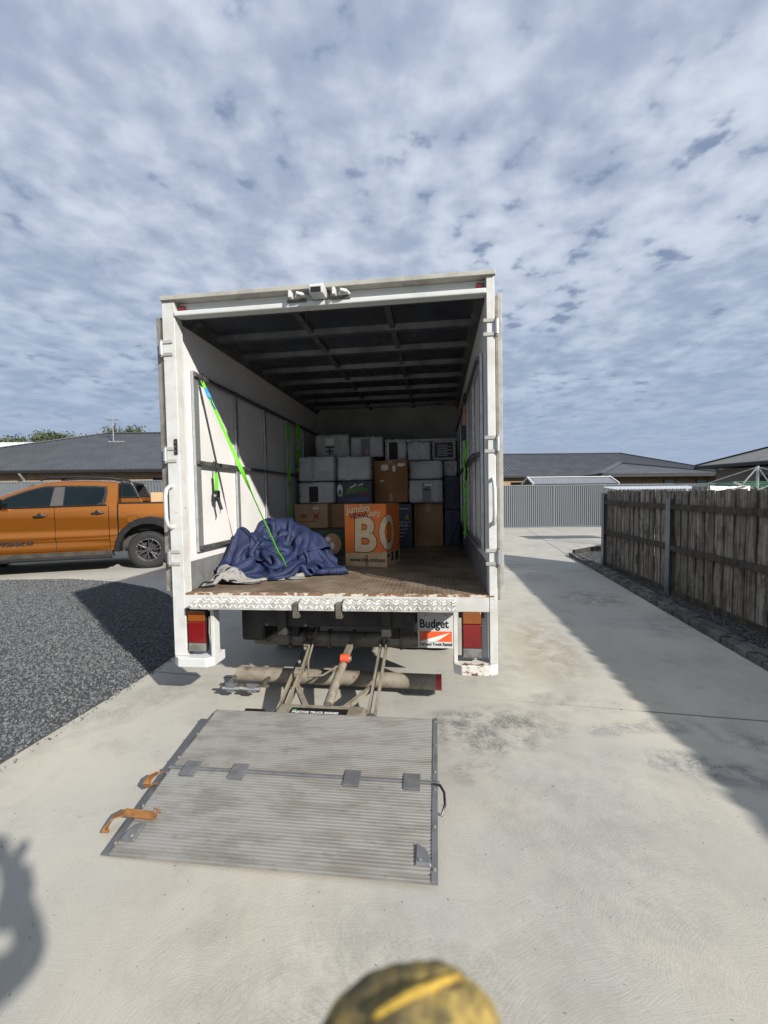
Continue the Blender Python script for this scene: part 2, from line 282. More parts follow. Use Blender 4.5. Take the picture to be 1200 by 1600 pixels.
# quilted blanket: zig-zag stitching follows the cloth's own UVs
m_quilt, nt, b = new_mat('blue_quilted_fabric')
uvn = nd(nt, 'UVMap'); uvn.uv_map = 'cloth'
s = nd(nt, 'SeparateXYZ', {0: uvn.outputs[0]})
tri = mth(nt, 'PINGPONG', mth(nt, 'MULTIPLY', s.outputs[0], 1.0), 0.085)
ph = mth(nt, 'FRACT', mth(nt, 'MULTIPLY', mth(nt, 'ADD', s.outputs[1], tri), 32.0))
ln = mth(nt, 'ABSOLUTE', mth(nt, 'SUBTRACT', ph, 0.5))
st = mrange(nt, ln, 0.06, 0.15, 1.0, 0.0)
nz = nd(nt, 'TexNoise', {'Vector': uvn.outputs[0], 'Scale': 7.0, 'Detail': 6.0, 'Roughness': 0.65}).outputs[0]
c = mixc(nt, mrange(nt, nz, 0.35, 0.7), (0.003, 0.0085, 0.040), (0.0065, 0.017, 0.074))
c = mixc(nt, mth(nt, 'MULTIPLY', st, 0.35), c, (0.022, 0.045, 0.13))
nt.links.new(c, b.inputs['Base Color']); b.inputs['Roughness'].default_value = 0.68; b.inputs['Sheen Weight'].default_value = 0.0
pil = mth(nt, 'ADD', mrange(nt, ln, 0.0, 0.5), mth(nt, 'MULTIPLY', nz, 0.5))
nt.links.new(nd(nt, 'Bump', {'Height': pil, 'Strength': 0.35, 'Distance': 0.006}).outputs[0], b.inputs['Normal'])

# ------------------------------------------------------------------ mesh helpers
def props(o, label=None, cat=None, group=None, kind=None):
    if label: o['label'] = label
    if cat: o['category'] = cat
    if group: o['group'] = group
    if kind: o['kind'] = kind
    return o
def thing(name, label, cat, loc=(0, 0, 0), rz=0.0, group=None, mat4=None):
    o = bpy.data.objects.new(name, None); COL.objects.link(o); o.empty_display_size = 0.2
    if mat4 is not None: o.matrix_world = mat4
    else: o.location = loc; o.rotation_euler = (0, 0, rz)
    return props(o, label, cat, group)
class MB:
    def __init__(s): s.v = []; s.f = []
    def add(s, vs, fs):
        k = len(s.v); s.v += [tuple(x) for x in vs]; s.f += [tuple(i + k for i in f) for f in fs]; return s
    def box(s, x0, x1, y0, y1, z0, z1):
        return s.add([(x0, y0, z0), (x1, y0, z0), (x1, y1, z0), (x0, y1, z0), (x0, y0, z1), (x1, y0, z1), (x1, y1, z1), (x0, y1, z1)],
                     [(3, 2, 1, 0), (4, 5, 6, 7), (0, 1, 5, 4), (1, 2, 6, 5), (2, 3, 7, 6), (3, 0, 4, 7)])
    def bar(s, p0, p1, w, h, up=(0, 0, 1)):
        p0, p1 = Vector(p0), Vector(p1); d = (p1 - p0).normalized(); u = Vector(up)
        if abs(d.dot(u)) > 0.99: u = Vector((0, 1, 0))
        a = d.cross(u).normalized() * (w / 2); c = a.cross(d).normalized() * (h / 2)
        vs = [p + i * a + j * c for p in (p0, p1) for i, j in ((-1, -1), (1, -1), (1, 1), (-1, 1))]
        return s.add(vs, [(0, 1, 2, 3), (7, 6, 5, 4), (1, 0, 4, 5), (2, 1, 5, 6), (3, 2, 6, 7), (0, 3, 7, 4)])
    def tube(s, pts, r, n=12, cap=True):
        pts = [Vector(p) for p in pts]; rr = r if isinstance(r, (list, tuple)) else [r] * len(pts)
        t0 = (pts[1] - pts[0]).normalized(); nrm = t0.orthogonal().normalized(); rings = []; k0 = len(s.v)
        for i, p in enumerate(pts):
            t = (pts[min(i + 1, len(pts) - 1)] - pts[max(i - 1, 0)]).normalized()
            nrm = (nrm - t * nrm.dot(t)).normalized(); bi = t.cross(nrm)
            for k in range(n):
                a = 2 * math.pi * k / n; s.v.append(tuple(p + (nrm * math.cos(a) + bi * math.sin(a)) * rr[i]))
        for i in range(len(pts) - 1):
            for k in range(n):
                a = k0 + i * n + k; c = k0 + i * n + (k + 1) % n; s.f.append((a, c, c + n, a + n))
        if cap:
            s.f.append(tuple(k0 + k for k in reversed(range(n)))); e = k0 + (len(pts) - 1) * n; s.f.append(tuple(e + k for k in range(n)))
        return s
    def prism(s, poly, ax, a, b):
        "extrude a 2D polygon along axis ax ('x': poly is (y,z); 'y': (x,z); 'z': (x,y)) from a to b"
        def P(p, t): return {'x': (t, p[0], p[1]), 'y': (p[0], t, p[1]), 'z': (p[0], p[1], t)}[ax]
        n = len(poly); vs = [P(p, a) for p in poly] + [P(p, b) for p in poly]
        ar = sum(poly[i][0] * poly[(i + 1) % n][1] - poly[(i + 1) % n][0] * poly[i][1] for i in range(n))
        fs = [tuple(range(n)), tuple(range(2 * n - 1, n - 1, -1))] + [((i + 1) % n, i, n + i, n + (i + 1) % n) for i in range(n)]
        flip = (ar > 0) == (ax != 'y')
        if not flip: fs = [tuple(reversed(f)) for f in fs]
        if b < a: fs = [tuple(reversed(f)) for f in fs]
        return s.add(vs, [tuple(reversed(f)) for f in fs] if False else fs)
    def lathe(s, prof, n=24, ax='y', c=(0, 0, 0)):
        "profile of (radius, height) revolved about axis ax"
        k0 = len(s.v)
        for r, h in prof:
            for k in range(n):
                a = 2 * math.pi * k / n; x, y = r * math.cos(a), r * math.sin(a)
                p = {'x': (h, x, y), 'y': (x, h, y), 'z': (x, y, h)}[ax]; s.v.append((p[0] + c[0], p[1] + c[1], p[2] + c[2]))
        for i in range(len(prof) - 1):
            for k in range(n):
                a = k0 + i * n + k; d = k0 + i * n + (k + 1) % n; s.f.append((a, d, d + n, a + n))
        return s
    def grid(s, fn, nu, nv, closed_u=False):
        k0 = len(s.v)
        for j in range(nv):
            for i in range(nu): s.v.append(tuple(fn(i / (nu if closed_u else nu - 1), j / (nv - 1))))
        for j in range(nv - 1):
            for i in range(nu if closed_u else nu - 1):
                a = k0 + j * nu + i; c = k0 + j * nu + (i + 1) % nu; s.f.append((a, c, c + nu, a + nu))
        return s
    def ribbon(s, pts, w, t, side):
        "flat strap along pts, width w along side vector(s), thickness t"
        pts = [Vector(p) for p in pts]; n = len(pts); k0 = len(s.v)
        for i, p in enumerate(pts):
            sd = Vector(side(i / (n - 1)) if callable(side) else side); d = (pts[min(i + 1, n - 1)] - pts[max(i - 1, 0)]).normalized()
            sd = (sd - d * sd.dot(d)).normalized(); up = d.cross(sd).normalized()
            for a, c in ((-1, -1), (1, -1), (1, 1), (-1, 1)): s.v.append(tuple(p + sd * a * w / 2 + up * c * t / 2))
        for i in range(n - 1):
            for k in range(4):
                a = k0 + i * 4 + k; c = k0 + i * 4 + (k + 1) % 4; s.f.append((a, c, c + 4, a + 4))
        s.f.append((k0 + 3, k0 + 2, k0 + 1, k0)); e = k0 + (n - 1) * 4; s.f.append((e, e + 1, e + 2, e + 3)); return s
    def mesh(s, name, mat, smooth=False, ang=40):
        me = bpy.data.meshes.new(name); me.from_pydata(s.v, [], s.f); me.materials.append(mat)
        bm = bmesh.new(); bm.from_mesh(me); bmesh.ops.recalc_face_normals(bm, faces=bm.faces); bm.to_mesh(me); bm.free()
        if smooth: me.shade_smooth(); me.set_sharp_from_angle(angle=R(ang))
        me.update(); return me
    def build(s, name, mat, parent=None, smooth=False, bevel=0.0, seg=2, loc=None, ang=40, label=None):
        me = s.mesh(name, mat, smooth, ang)
        return link(name, me, parent, bevel, seg, loc, label)
def link(name, me, parent=None, bevel=0.0, seg=2, loc=None, label=None):
    o = bpy.data.objects.new(name, me); COL.objects.link(o)
    if parent is not None: o.parent = parent
    if loc is not None: o.location = loc
    if bevel:
        md = o.modifiers.new('bevel', 'BEVEL'); md.width = bevel; md.segments = seg; md.limit_method = 'ANGLE'; md.angle_limit = R(35); md.harden_normals = False
    if label: o['label'] = label
    return o
def copy_tree(o, parent=None):
    c = o.copy(); COL.objects.link(c)
    if parent is not None: c.parent = parent
    for ch in [x for x in bpy.data.objects if x.parent is o]: copy_tree(ch, c)
    return c
def lettering(body, size, mat, parent, mat4, name='lettering', bold=0.0, depth=0.0006, align='LEFT', sx=1.0, shear=0.0):
    cu = bpy.data.curves.new('font', 'FONT'); cu.body = body; cu.size = size; cu.extrude = depth; cu.offset = bold; cu.align_x = align; cu.shear = shear; cu.resolution_u = 3
    t = bpy.data.objects.new('font', cu); COL.objects.link(t)
    me = bpy.data.meshes.new_from_object(t); bpy.data.objects.remove(t)
    me.transform(mat4 @ Matrix.Diagonal((sx, 1, 1, 1))); me.materials.clear(); me.materials.append(mat)
    return link(name, me, parent)
def face_mat(o, xd, yd):
    "matrix with local x = xd, y = yd, at o"
    x = Vector(xd).normalized(); y = Vector(yd).normalized(); z = x.cross(y)
    mm = Matrix((x, y, z)).transposed().to_4x4(); mm.translation = o; return mm

# ================================================================== SETTING
g = MB(); g.add([(-900, -300, -0.06), (900, -300, -0.06), (900, 1500, -0.06), (-900, 1500, -0.06)], [(0, 1, 2, 3)])
props(g.build('ground', m_soil), kind='structure')
drive = bpy.data.objects.new('driveway', None); COL.objects.link(drive); props(drive, kind='structure')
# joint lines: y = a + b x  (saw-cut joints 9 mm wide)
J0 = lambda x: -2.2 - 0.2 * x; J1 = lambda x: 3.605 - 0.2002 * x; J2 = lambda x: 9.60 - 0.148 * x; JF = 19.45
gp = 0.010
def slab(poly):
    mb = MB(); mb.prism(poly, 'z', -0.1, 0.0); mb.build('slab', m_conc, drive)
slab([(-22, -8), (6, -8), (6, J0(6) - gp), (-22, J0(-22) - gp)])
slab([(-22, J0(-22) + gp), (6, J0(6) + gp), (6, J1(6) - gp), (-22, J1(-22) - gp)])
slab([(-22, J1(-22) + gp), (6, J1(6) + gp), (6, J2(6) - gp), (-22, J2(-22) - gp)])
j3 = lambda y: 4.69 + (y - 11.03) * 0.19
ya = J2(4.4); xa = j3(ya); slab([(-22, J2(-22) + gp), (xa - gp, J2(xa) + gp), (j3(JF) - gp, JF), (-22, JF)])
slab([(xa + gp, J2(xa) + gp), (12, J2(12) + gp), (12, JF), (j3(JF) + gp, JF)])
mb = MB(); mb.add([(-22, -8, -0.03), (12, -8, -0.03), (12, JF, -0.03), (-22, JF, -0.03)], [(0, 1, 2, 3)]); mb.build('joint_filler', m_blackmat, drive)

def stones(name, poly, n, size, mat, z0, dense=None, label=None, cat='gravel'):
    P = np.array(poly); lo, hi = P.min(0), P.max(0); pts = np.zeros((0, 2))
    while len(pts) < n:
        q = rng.uniform(lo, hi, (n, 2)); x, y = q[:, 0], q[:, 1]; ins = np.zeros(len(q), bool)
        for i in range(len(P)):
            (x1, y1), (x2, y2) = P[i], P[(i + 1) % len(P)]
            cnd = ((y1 > y) != (y2 > y)) & (x < (x2 - x1) * (y - y1) / (y2 - y1 + 1e-12) + x1); ins ^= cnd
        if dense is not None: ins &= rng.random(len(q)) < dense(x, y)
        pts = np.vstack([pts, q[ins]])
    pts = pts[:n]
    base = np.array([(1, 0, 0), (-1, 0, 0), (0, 1, 0), (0, -1, 0), (0, 0, 1), (0, 0, -1)], float)
    fc = np.array([(0, 2, 4), (2, 1, 4), (1, 3, 4), (3, 0, 4), (2, 0, 5), (1, 2, 5), (3, 1, 5), (0, 3, 5)])
    sc = rng.uniform(0.55, 1.25, (n, 1, 3)) * size * rng.uniform(0.6, 1.3, (n, 1, 1)); sc[:, :, 2] *= 0.75
    v = base[None] * sc + rng.normal(0, size * 0.18, (n, 6, 3))
    q = rng.normal(size=(n, 4)); q /= np.linalg.norm(q, axis=1)[:, None]; a, b_, c_, d_ = q.T
    Rm = np.stack([1 - 2 * (c_ ** 2 + d_ ** 2), 2 * (b_ * c_ - a * d_), 2 * (b_ * d_ + a * c_), 2 * (b_ * c_ + a * d_), 1 - 2 * (b_ ** 2 + d_ ** 2), 2 * (c_ * d_ - a * b_), 2 * (b_ * d_ - a * c_), 2 * (c_ * d_ + a * b_), 1 - 2 * (b_ ** 2 + c_ ** 2)], 1).reshape(n, 3, 3)
    v = np.einsum('nij,nkj->nki', Rm, v)
    v[:, :, :2] += pts[:, None, :]; v[:, :, 2] += z0 + rng.uniform(0, size * 0.5, (n, 1))
    v = v.reshape(-1, 3); f = (fc[None] + (np.arange(n) * 6)[:, None, None]).reshape(-1, 3)
    me = bpy.data.meshes.new(name); me.from_pydata(v.tolist(), [], f.tolist()); me.materials.append(mat)
    at = me.attributes.new('shade', 'FLOAT', 'POINT'); sh = rng.beta(2.0, 2.6, n); sh[rng.random(n) < 0.012] = 1.8
    at.data.foreach_set('value', np.repeat(sh, 6).astype(np.float32))
    o = bpy.data.objects.new(name, me); COL.objects.link(o); props(o, label, cat, kind='stuff'); return o
# rounded gravel bed to the left of the drive
GB = [(-3.15, -3.0), (-2.42, 2.6), (-2.22, 3.92), (-2.17, 4.6), (-2.27, 5.3), (-2.6, 6.1), (-3.3, 6.9), (-4.1, 7.65), (-5.1, 8.25), (-6.3, 8.6), (-7.6, 8.55), (-11, 8.2), (-14, 7.0), (-14, -3.0)]
mb = MB(); mb.add([(x, y, 0.005) for x, y in GB], [tuple(range(len(GB)))]); props(mb.build('gravel_bed', m_gravel_bed), kind='structure')
stones('loose_gravel', GB, 90000, 0.0115, m_gravel, 0.008, lambda x, y: np.where(y > 1.2, 1, 0.0) * np.where(x > -8.4, 1.0, 0.0) * np.clip(1.25 - (y - 3) * 0.07, 0.5, 1), 'blue grey crushed gravel in the rounded bed beside the driveway')

EG = [(-2.6, 2.2), (-2.42, 2.4), (-2.22, 3.92), (-2.17, 4.6), (-2.13, 4.6), (-2.17, 3.92), (-2.36, 2.4)]
stones('spilled_gravel', EG, 110, 0.0065, m_gravel, 0.004, None, 'loose gravel spilled over the concrete edge of the bed')
stones('concrete_grit', [(-2.0, 1.0), (3.2, 1.0), (3.6, 4.2), (2.0, 9.0), (1.2, 9.0), (0.9, 3.2), (-1.8, 2.6)], 240, 0.0024, m_darkgravel, 0.001, None, 'fine dark grit scattered over the concrete drive', 'grit')
# ------------------------------------------------------------------ timber fence and its paved border
FX = lambda y: 4.457 + 0.1145 * (y - 6.79)
fdir = Vector((0.1145, 1, 0)).normalized(); fnrm = Vector((1, -0.1145, 0)).normalized()      # fnrm points away from the drive
FL = 12.6; F0 = Vector((FX(9.42), 9.42, 0))
fm = face_mat(F0, -fdir, fnrm)       # local x runs towards the camera side, local y away from the drive, z: x cross y
fm = Matrix((-fdir, fnrm, Vector((0, 0, 1)))).transposed().to_4x4(); fm.translation = F0
if fm.to_3x3().determinant() < 0:
    fm = Matrix((fdir, fnrm, Vector((0, 0, 1)))).transposed().to_4x4(); fm.translation = F0
if fm.to_3x3().determinant() < 0:
    fm = Matrix((-fdir, -fnrm, Vector((0, 0, 1)))).transposed().to_4x4(); fm.translation = F0
_inv = fm.inverted()
def FLp(s, off, z):  # s metres along the fence towards the camera, off metres away from the drive
    return _inv @ (F0 - fdir * s + fnrm * off + Vector((0, 0, z)))
fence = thing('timber_fence', 'weathered grey timber paling fence with blue grey steel posts beside the drive', 'fence', mat4=fm)
variants = []
for k in range(7):
    w = random.uniform(0.116, 0.126) / 2; h = 1.60 + random.uniform(-0.014, 0.014); t = 0.014; mb = MB()
    n = 9; dog = random.uniform(0.004, 0.016)
    prof = []
    for i in range(n + 1):
        z = h * i / n; wob = random.uniform(-0.003, 0.003); prof.append((-w + wob, w + random.uniform(-0.003, 0.003), random.uniform(-0.004, 0.004), z))
    vs = []
    for (a, b_, y_, z) in prof:
        vs += [(a, y_, z), (b_, y_ + random.uniform(-0.003, 0.003), z), (b_, y_ + t, z), (a, y_ + t, z)]
    vs[-4] = (vs[-4][0], vs[-4][1], h - dog); vs[-1] = (vs[-1][0], vs[-1][1], h - dog)
    fs = [(3, 2, 1, 0), tuple(4 * n + i for i in range(4))]
    for i in range(n):
        for q in range(4): fs.append((4 * i + q, 4 * i + (q + 1) % 4, 4 * i + 4 + (q + 1) % 4, 4 * i + 4 + q))
    mb.add(vs, fs); variants.append(mb.mesh('paling', m_paling))
s = 0.09; k = 0
while s < FL:
    o = link('paling', variants[random.randrange(7)], fence)
    p = FLp(s, 0.05 + (0.0165 if k % 2 == 1 else 0.0) + random.uniform(0, 0.003), 0.06 + random.uniform(-0.006, 0.006)); o.location = p
    q = FLp(s, 1, 0) - FLp(s, 0, 0)   # local direction away from the drive
    o.rotation_euler = (random.uniform(-0.004, 0.004), random.uniform(-0.004, 0.004), math.atan2(q.y, q.x) - math.pi / 2 + random.uniform(-0.03, 0.03))
    s += random.uniform(0.094, 0.102); k += 1
posts_s = [0.0, 2.64, 5.28, 7.92, 10.56, 13.2]
for i in range(5):
    for z, hh in ((1.40, 0.085), (0.76, 0.085)):
        mb = MB(); a, b_ = posts_s[i] + 0.045, posts_s[i + 1] - 0.045; n = 8; sag = random.uniform(-0.012, 0.004)
        P0 = [FLp(a + (b_ - a) * j / n, 0.018, z + sag * 4 * (j / n) * (1 - j / n) + random.uniform(-0.003, 0.003)) for j in range(n + 1)]
        q = (FLp(0, 1, 0) - FLp(0, 0, 0))
        mb.ribbon(P0, hh, 0.045, (0, 0, 1)); mb.build('fence_rail', m_railwood, fence, bevel=0.004)
    mb = MB(); mb.bar(FLp(posts_s[i] + 0.045, 0.03, 0.05), FLp(posts_s[i + 1] - 0.045, 0.03, 0.05), 0.03, 0.13); mb.build('plinth_board', m_railwood, fence, bevel=0.003)
for i, ps in enumerate(posts_s):
    mb = MB(); hp = 1.52 if i else 1.60
    for off in (-0.015, 0.085): mb.bar(FLp(ps, off, -0.05), FLp(ps, off, hp), 0.125, 0.008, up=tuple(FLp(0, 1, 0) - FLp(0, 0, 0)))
    mb.bar(FLp(ps, 0.035, -0.05), FLp(ps, 0.035, hp - 0.002), 0.008, 0.0918, up=tuple(FLp(0, 1, 0) - FLp(0, 0, 0)))
    mb.build('fence_post', m_post, fence, bevel=0.0015)

# border blocks along the drive, two rows, then dark gravel up to the fence
KX = lambda y: 3.485 + (y - 3.893) * 0.1686
kdir = Vector((0.1686, 1, 0)).normalized(); knrm = Vector((1, -0.1686, 0)).normalized()
edge = thing('stone_edging', 'two rows of dark stone blocks edging the gravel strip by the paling fence', 'edging', (KX(11.0), 11.0, 0))
blocks = []
for k in range(6):
    mb = MB(); l = 0.205; w = 0.098; h = random.uniform(0.072, 0.088); mb.box(-l / 2, l / 2, -w / 2, w / 2, -0.02, h)
    me = mb.mesh('edging_block', m_paver); bm = bmesh.new(); bm.from_mesh(me); bmesh.ops.subdivide_edges(bm, edges=bm.edges, cuts=2, use_grid_fill=True)
    for vv in bm.verts: vv.co += Vector((random.uniform(-1, 1), random.uniform(-1, 1), random.uniform(-1, 1))) * 0.006
    bm.to_mesh(me); bm.free(); me.shade_smooth(); me.set_sharp_from_angle(angle=R(50)); blocks.append(me)
for row in (0, 1):
    s = 0.1 + row * 0.1
    while s < 13.5:
        o = link('edging_block', blocks[random.randrange(6)], edge, bevel=0.006)
        p = -kdir * s + knrm * (0.055 + row * 0.108); o.location = (p.x, p.y, random.uniform(-0.008, 0.006) + row * 0.012)
        o.rotation_euler = (random.uniform(-0.04, 0.04), random.uniform(-0.03, 0.03), math.atan2(kdir.y, kdir.x) + random.uniform(-0.05, 0.05)); s += 0.216
mb = MB(); rdir = Vector((1.41, 1.13, 0)).normalized()
for i in range(1): mb.bar(rdir * 0.25 + Vector((0, 0, 0.05)), rdir * 2.2 + Vector((0, 0, 0.05)), 0.07, 0.14)
mb.build('return_sleeper', m_railwood, edge, bevel=0.004)
inner = lambda y: Vector((KX(y), y, 0)) + knrm * 0.215
S1 = [tuple(inner(11.0))[:2], (6.1, 12.0), (6.1, 9.4), (FX(9.4) + 0.1, 9.4), (FX(4) + 0.1, 4.0), (FX(-3) + 0.1, -3.0), tuple(inner(-2.4))[:2]]
mb = MB(); mb.add([(x, y, 0.018) for x, y in S1], [tuple(range(len(S1)))]); props(mb.build('gravel_strip', m_gravel_bed), kind='structure')
stones('dark_gravel', S1, 14000, 0.013, m_darkgravel, 0.022, lambda x, y: (y > 2.0) * 1.0, 'dark gravel in the narrow strip along the paling fence')

# ------------------------------------------------------------------ ribbed steel fences
def steel_fence(name, label, p0, p1, h, pitch, npan, zb=0.0):
    p0, p1 = Vector((*p0, 0)), Vector((*p1, 0)); d = (p1 - p0).normalized(); L = (p1 - p0).length
    root = thing(name, label, 'fence', (p0.x, p0.y, zb), math.atan2(d.y, d.x)); lp = L / npan; me = None
    for i in range(npan):
        if me is None:
            n = int((lp - 0.05) / pitch); mb = MB(); pts = []
            for k in range(n):
                x = 0.03 + k * (lp - 0.06) / n; w = (lp - 0.06) / n
                pts += [(x, 0.0), (x + w * 0.30, 0.0), (x + w * 0.42, -0.034), (x + w * 0.80, -0.034), (x + w * 0.92, 0.0)]
            pts.append((lp - 0.03, 0.0)); k0 = len(pts)
            mb.add([(x, y, 0.02) for x, y in pts] + [(x, y, h - 0.02) for x, y in pts], [(q, q + 1, k0 + q + 1, k0 + q) for q in range(k0 - 1)])
            me = mb.mesh('fence_sheet', m_cbond)
        link('fence_sheet', me, root, loc=(i * lp, 0, 0))
    mb = MB(); mb.box(0, L, -0.03, 0.02, h - 0.03, h + 0.012); mb.build('top_rail', m_cbond, root, bevel=0.004)
    mb = MB(); mb.box(0, L, -0.028, 0.018, 0.0, 0.045); mb.build('bottom_rail', m_cbond, root, bevel=0.004)
    for i in range(npan + 1):
        mb = MB(); mb.box(i * lp - 0.03, i * lp + 0.03, -0.032, 0.022, -0.1, h - 0.034); mb.build('fence_post', m_cbond, root, bevel=0.003)
    return root
steel_fence('steel_fence', 'grey ribbed steel fence closing the end of the concrete drive', (0.6, 19.02), (24.0, 20.5), 1.89, 0.092, 10)
steel_fence('steel_fence', 'grey ribbed steel fence behind the orange ute', (-26.0, 13.3), (-1.5, 13.9), 2.10, 0.092, 10)

# ------------------------------------------------------------------ houses
def hip_roof(root, x0, x1, y0, y1, ze, zr, mat, cap, ov=0.45, name='roof', ridge_in=None, ribs=0.0):
    x0 -= ov; x1 += ov; y0 -= ov; y1 += ov; r = (y1 - y0) / 2 if ridge_in is None else ridge_in; ym = (y0 + y1) / 2
    a, b_ = (x0 + r, ym, zr), (x1 - r, ym, zr)
    mb = MB(); t = 0.06
    top = [(x0, y0, ze), (x1, y0, ze), (x1, y1, ze), (x0, y1, ze), a, b_]
    mb.add(top + [(x, y, z - t) for x, y, z in top[:4]], [(0, 1, 5, 4), (1, 2, 5), (2, 3, 4, 5), (3, 0, 4), (0, 6, 7, 1), (1, 7, 8, 2), (2, 8, 9, 3), (3, 9, 6, 0), (6, 9, 8, 7)])
    rf = mb.build(name, mat, root)
    if ribs:          # standing ribs of the roofing sheets down the long front slope
        rb = MB(); n = int((x1 - x0) / ribs)
        for i in range(1, n):
            x = x0 + (x1 - x0) * i / n; f = min(1.0, (x - x0) / r, (x1 - x) / r)
            rb.bar((x, y0 + 0.02, ze + 0.012), (x, y0 + (ym - y0) * f, ze + (zr - ze) * f + 0.012), 0.03, 0.028)
        o = rb.build('sheet_ribs', mat, rf); o['kind'] = 'stuff'
    for p, q in ((a, b_), ((x0, y0, ze), a), ((x1, y0, ze), b_), ((x0, y1, ze), a), ((x1, y1, ze), b_)):
        c = MB(); c.bar(Vector(p) + Vector((0, 0, 0.02)), Vector(q) + Vector((0, 0, 0.02)), 0.2, 0.04); c.build('ridge_cap', cap, rf)
    for p, q in (((x0, y0), (x1, y0)), ((x1, y0), (x1, y1)), ((x0, y0), (x0, y1)), ((x0, y1), (x1, y1))):
        c = MB(); c.bar((p[0], p[1], ze - 0.085), (q[0], q[1], ze - 0.085), 0.1, 0.10); c.build('gutter', m_fascia, root)
    c = MB(); c.box(x0 + 0.06, x1 - 0.06, y0 + 0.06, y1 - 0.06, ze - 0.135, ze - 0.115); c.build('soffit', m_fascia, root)
    return rf
def wall_with_windows(root, x0, x1, y0, y1, h, wins, mat, z0=-0.06):
    mb = MB(); xs = [x0] + [e for w in wins for e in (w[0], w[1])] + [x1]; t = 0.2
    for i in range(0, len(xs), 2): mb.box(xs[i], xs[i + 1], y0, y0 + t, z0, h)
    for (a, b_, zs, zt) in wins:
        mb.box(a, b_, y0, y0 + t, z0, zs)
        if zt < h: mb.box(a, b_, y0, y0 + t, zt, h)
    mb.box(x0, x0 + t, y0 + t, y1, z0, h); mb.box(x1 - t, x1, y0 + t, y1, z0, h); mb.box(x0 + t, x1 - t, y1 - t, y1, z0, h)
    mb.build('wall', mat, root)
    for (a, b_, zs, zt) in wins:
        w = MB(); w.box(a + 0.05, b_ - 0.05, y0 + 0.09, y0 + 0.10, zs + 0.05, zt - 0.05); wo = w.build('window', m_glass, root)
        f = MB(); e = 0.05
        f.box(a, b_, y0 + 0.06, y0 + 0.12, zt - e, zt); f.box(a, b_, y0 + 0.06, y0 + 0.12, zs, zs + e); f.box(a, a + e, y0 + 0.06, y0 + 0.12, zs + e, zt - e); f.box(b_ - e, b_, y0 + 0.06, y0 + 0.12, zs + e, zt - e); f.box((a + b_) / 2 - 0.025, (a + b_) / 2 + 0.025, y0 + 0.07, y0 + 0.115, zs + e, zt - e)
        f.build('window_frame', m_fascia, wo)
        bl = MB(); bl.box((a + b_) / 2 + 0.03, b_ - 0.06, y0 + 0.14, y0 + 0.15, zs + 0.06, zt - 0.06); bl.build('blind', m_blind, wo)
        sl_ = MB(); sl_.box(a - 0.04, b_ + 0.04, y0 - 0.05, y0 + 0.058, zs - 0.07, zs - 0.002); sl_.build('sill', m_brick, wo)
# left house, behind the ute
h1 = thing('brick_house', 'long tan brick house with charcoal hip roof and aerial behind the ute', 'house', (-12.0, 17.0, 0))
wall_with_windows(h1, -9.0, 10.0, 0, 8.4, 2.54, [(-4.6, -3.0, 0.9, 2.32), (-0.55, 0.95, 0.9, 2.32), (3.0, 4.9, 0.9, 2.32), (6.6, 8.2, 0.9, 2.32)], m_brick)
rf = hip_roof(h1, -9.0, 10.0, 0, 8.4, 2.66, 4.62, m_roof, m_roofcap, ov=0.3, ridge_in=7.9, ribs=0.2)
an = MB(); an.tube([(-0.25, 2.9, 4.0), (-0.25, 2.9, 5.15)], 0.02, 8)
an.tube([(-0.55, 2.9, 5.05), (0.1, 2.9, 5.05)], 0.012, 6)
for i in range(6): an.tube([(-0.5 + i * 0.11, 2.6, 5.05), (-0.5 + i * 0.11, 3.2, 5.05)], 0.008, 5)
an.box(-0.4, 0.3, 2.75, 3.05, 4.02, 4.08); an.build('aerial', m_galv, h1)
dp = MB(); dp.tube([(-1.9, -0.12, 0.0), (-1.9, -0.12, 2.25), (-1.9, -0.35, 2.5)], 0.045, 8); dp.build('downpipe', m_galv, h1)
# white-roofed house far left
h0 = thing('white_roofed_house', 'distant house with a white metal roof beyond the brick house', 'house', (-39.0, 42.0, 0))
wall_with_windows(h0, -8, 9, 0, 8, 4.6, [(-3, -1, 2.4, 4.2), (2, 4, 2.4, 4.2)], m_render)
hip_roof(h0, -8, 9, 0, 8, 4.9, 7.2, m_whiteroof, m_whiteroof)
# right house behind the end fence
h2 = thing('brick_house', 'tan brick house with long charcoal roof and small front hip behind the end fence', 'house', (12.0, 24.0, 0))
wall_with_windows(h2, -11.0, 7.0, 0.4, 8.6, 2.38, [(-8.9, -7.5, 0.9, 2.12), (-4.9, -3.55, 0.9, 2.12), (-2.3, -0.9, 0.9, 2.12), (5.3, 5.9, 1.1, 2.12)], m_brick)
hip_roof(h2, -11.0, 7.4, 0.4, 8.6, 2.50, 4.02, m_roof, m_roofcap, ov=0.2, ridge_in=4.2, ribs=0.2)
wing = MB(); wing.box(-0.5, 4.9, -1.35, 0.38, -0.06, 2.3); wing.build('front_wing', m_brick, h2)
for (a, b_) in ((-0.35, 0.15), (2.55, 3.05), (4.25, 4.75)):
    w = MB(); w.box(a, b_, -1.39, -1.352, 1.1, 2.12); wo = w.build('window', m_fascia if a < 0 else m_blind, h2)
    f = MB(); f.box(a - 0.05, a - 0.002, -1.41, -1.353, 1.05, 2.17); f.box(b_ + 0.002, b_ + 0.05, -1.41, -1.353, 1.05, 2.17); f.build('window_frame', m_fascia, wo)
mb = MB(); A = (1.35, 0.6, 3.12)
e = [(-0.95, -1.8, 2.46), (5.6, -1.8, 2.46), (5.6, 1.6, 2.46), (-0.95, 1.6, 2.46), (1.2, 0.4, 3.14), (2.2, 1.6, 3.16)]
mb.add(e, [(0, 1, 4), (1, 2, 5, 4), (2, 3, 5), (3, 0, 4, 5), (0, 3, 2, 1)]); wr = mb.build('front_roof', m_roof, h2)
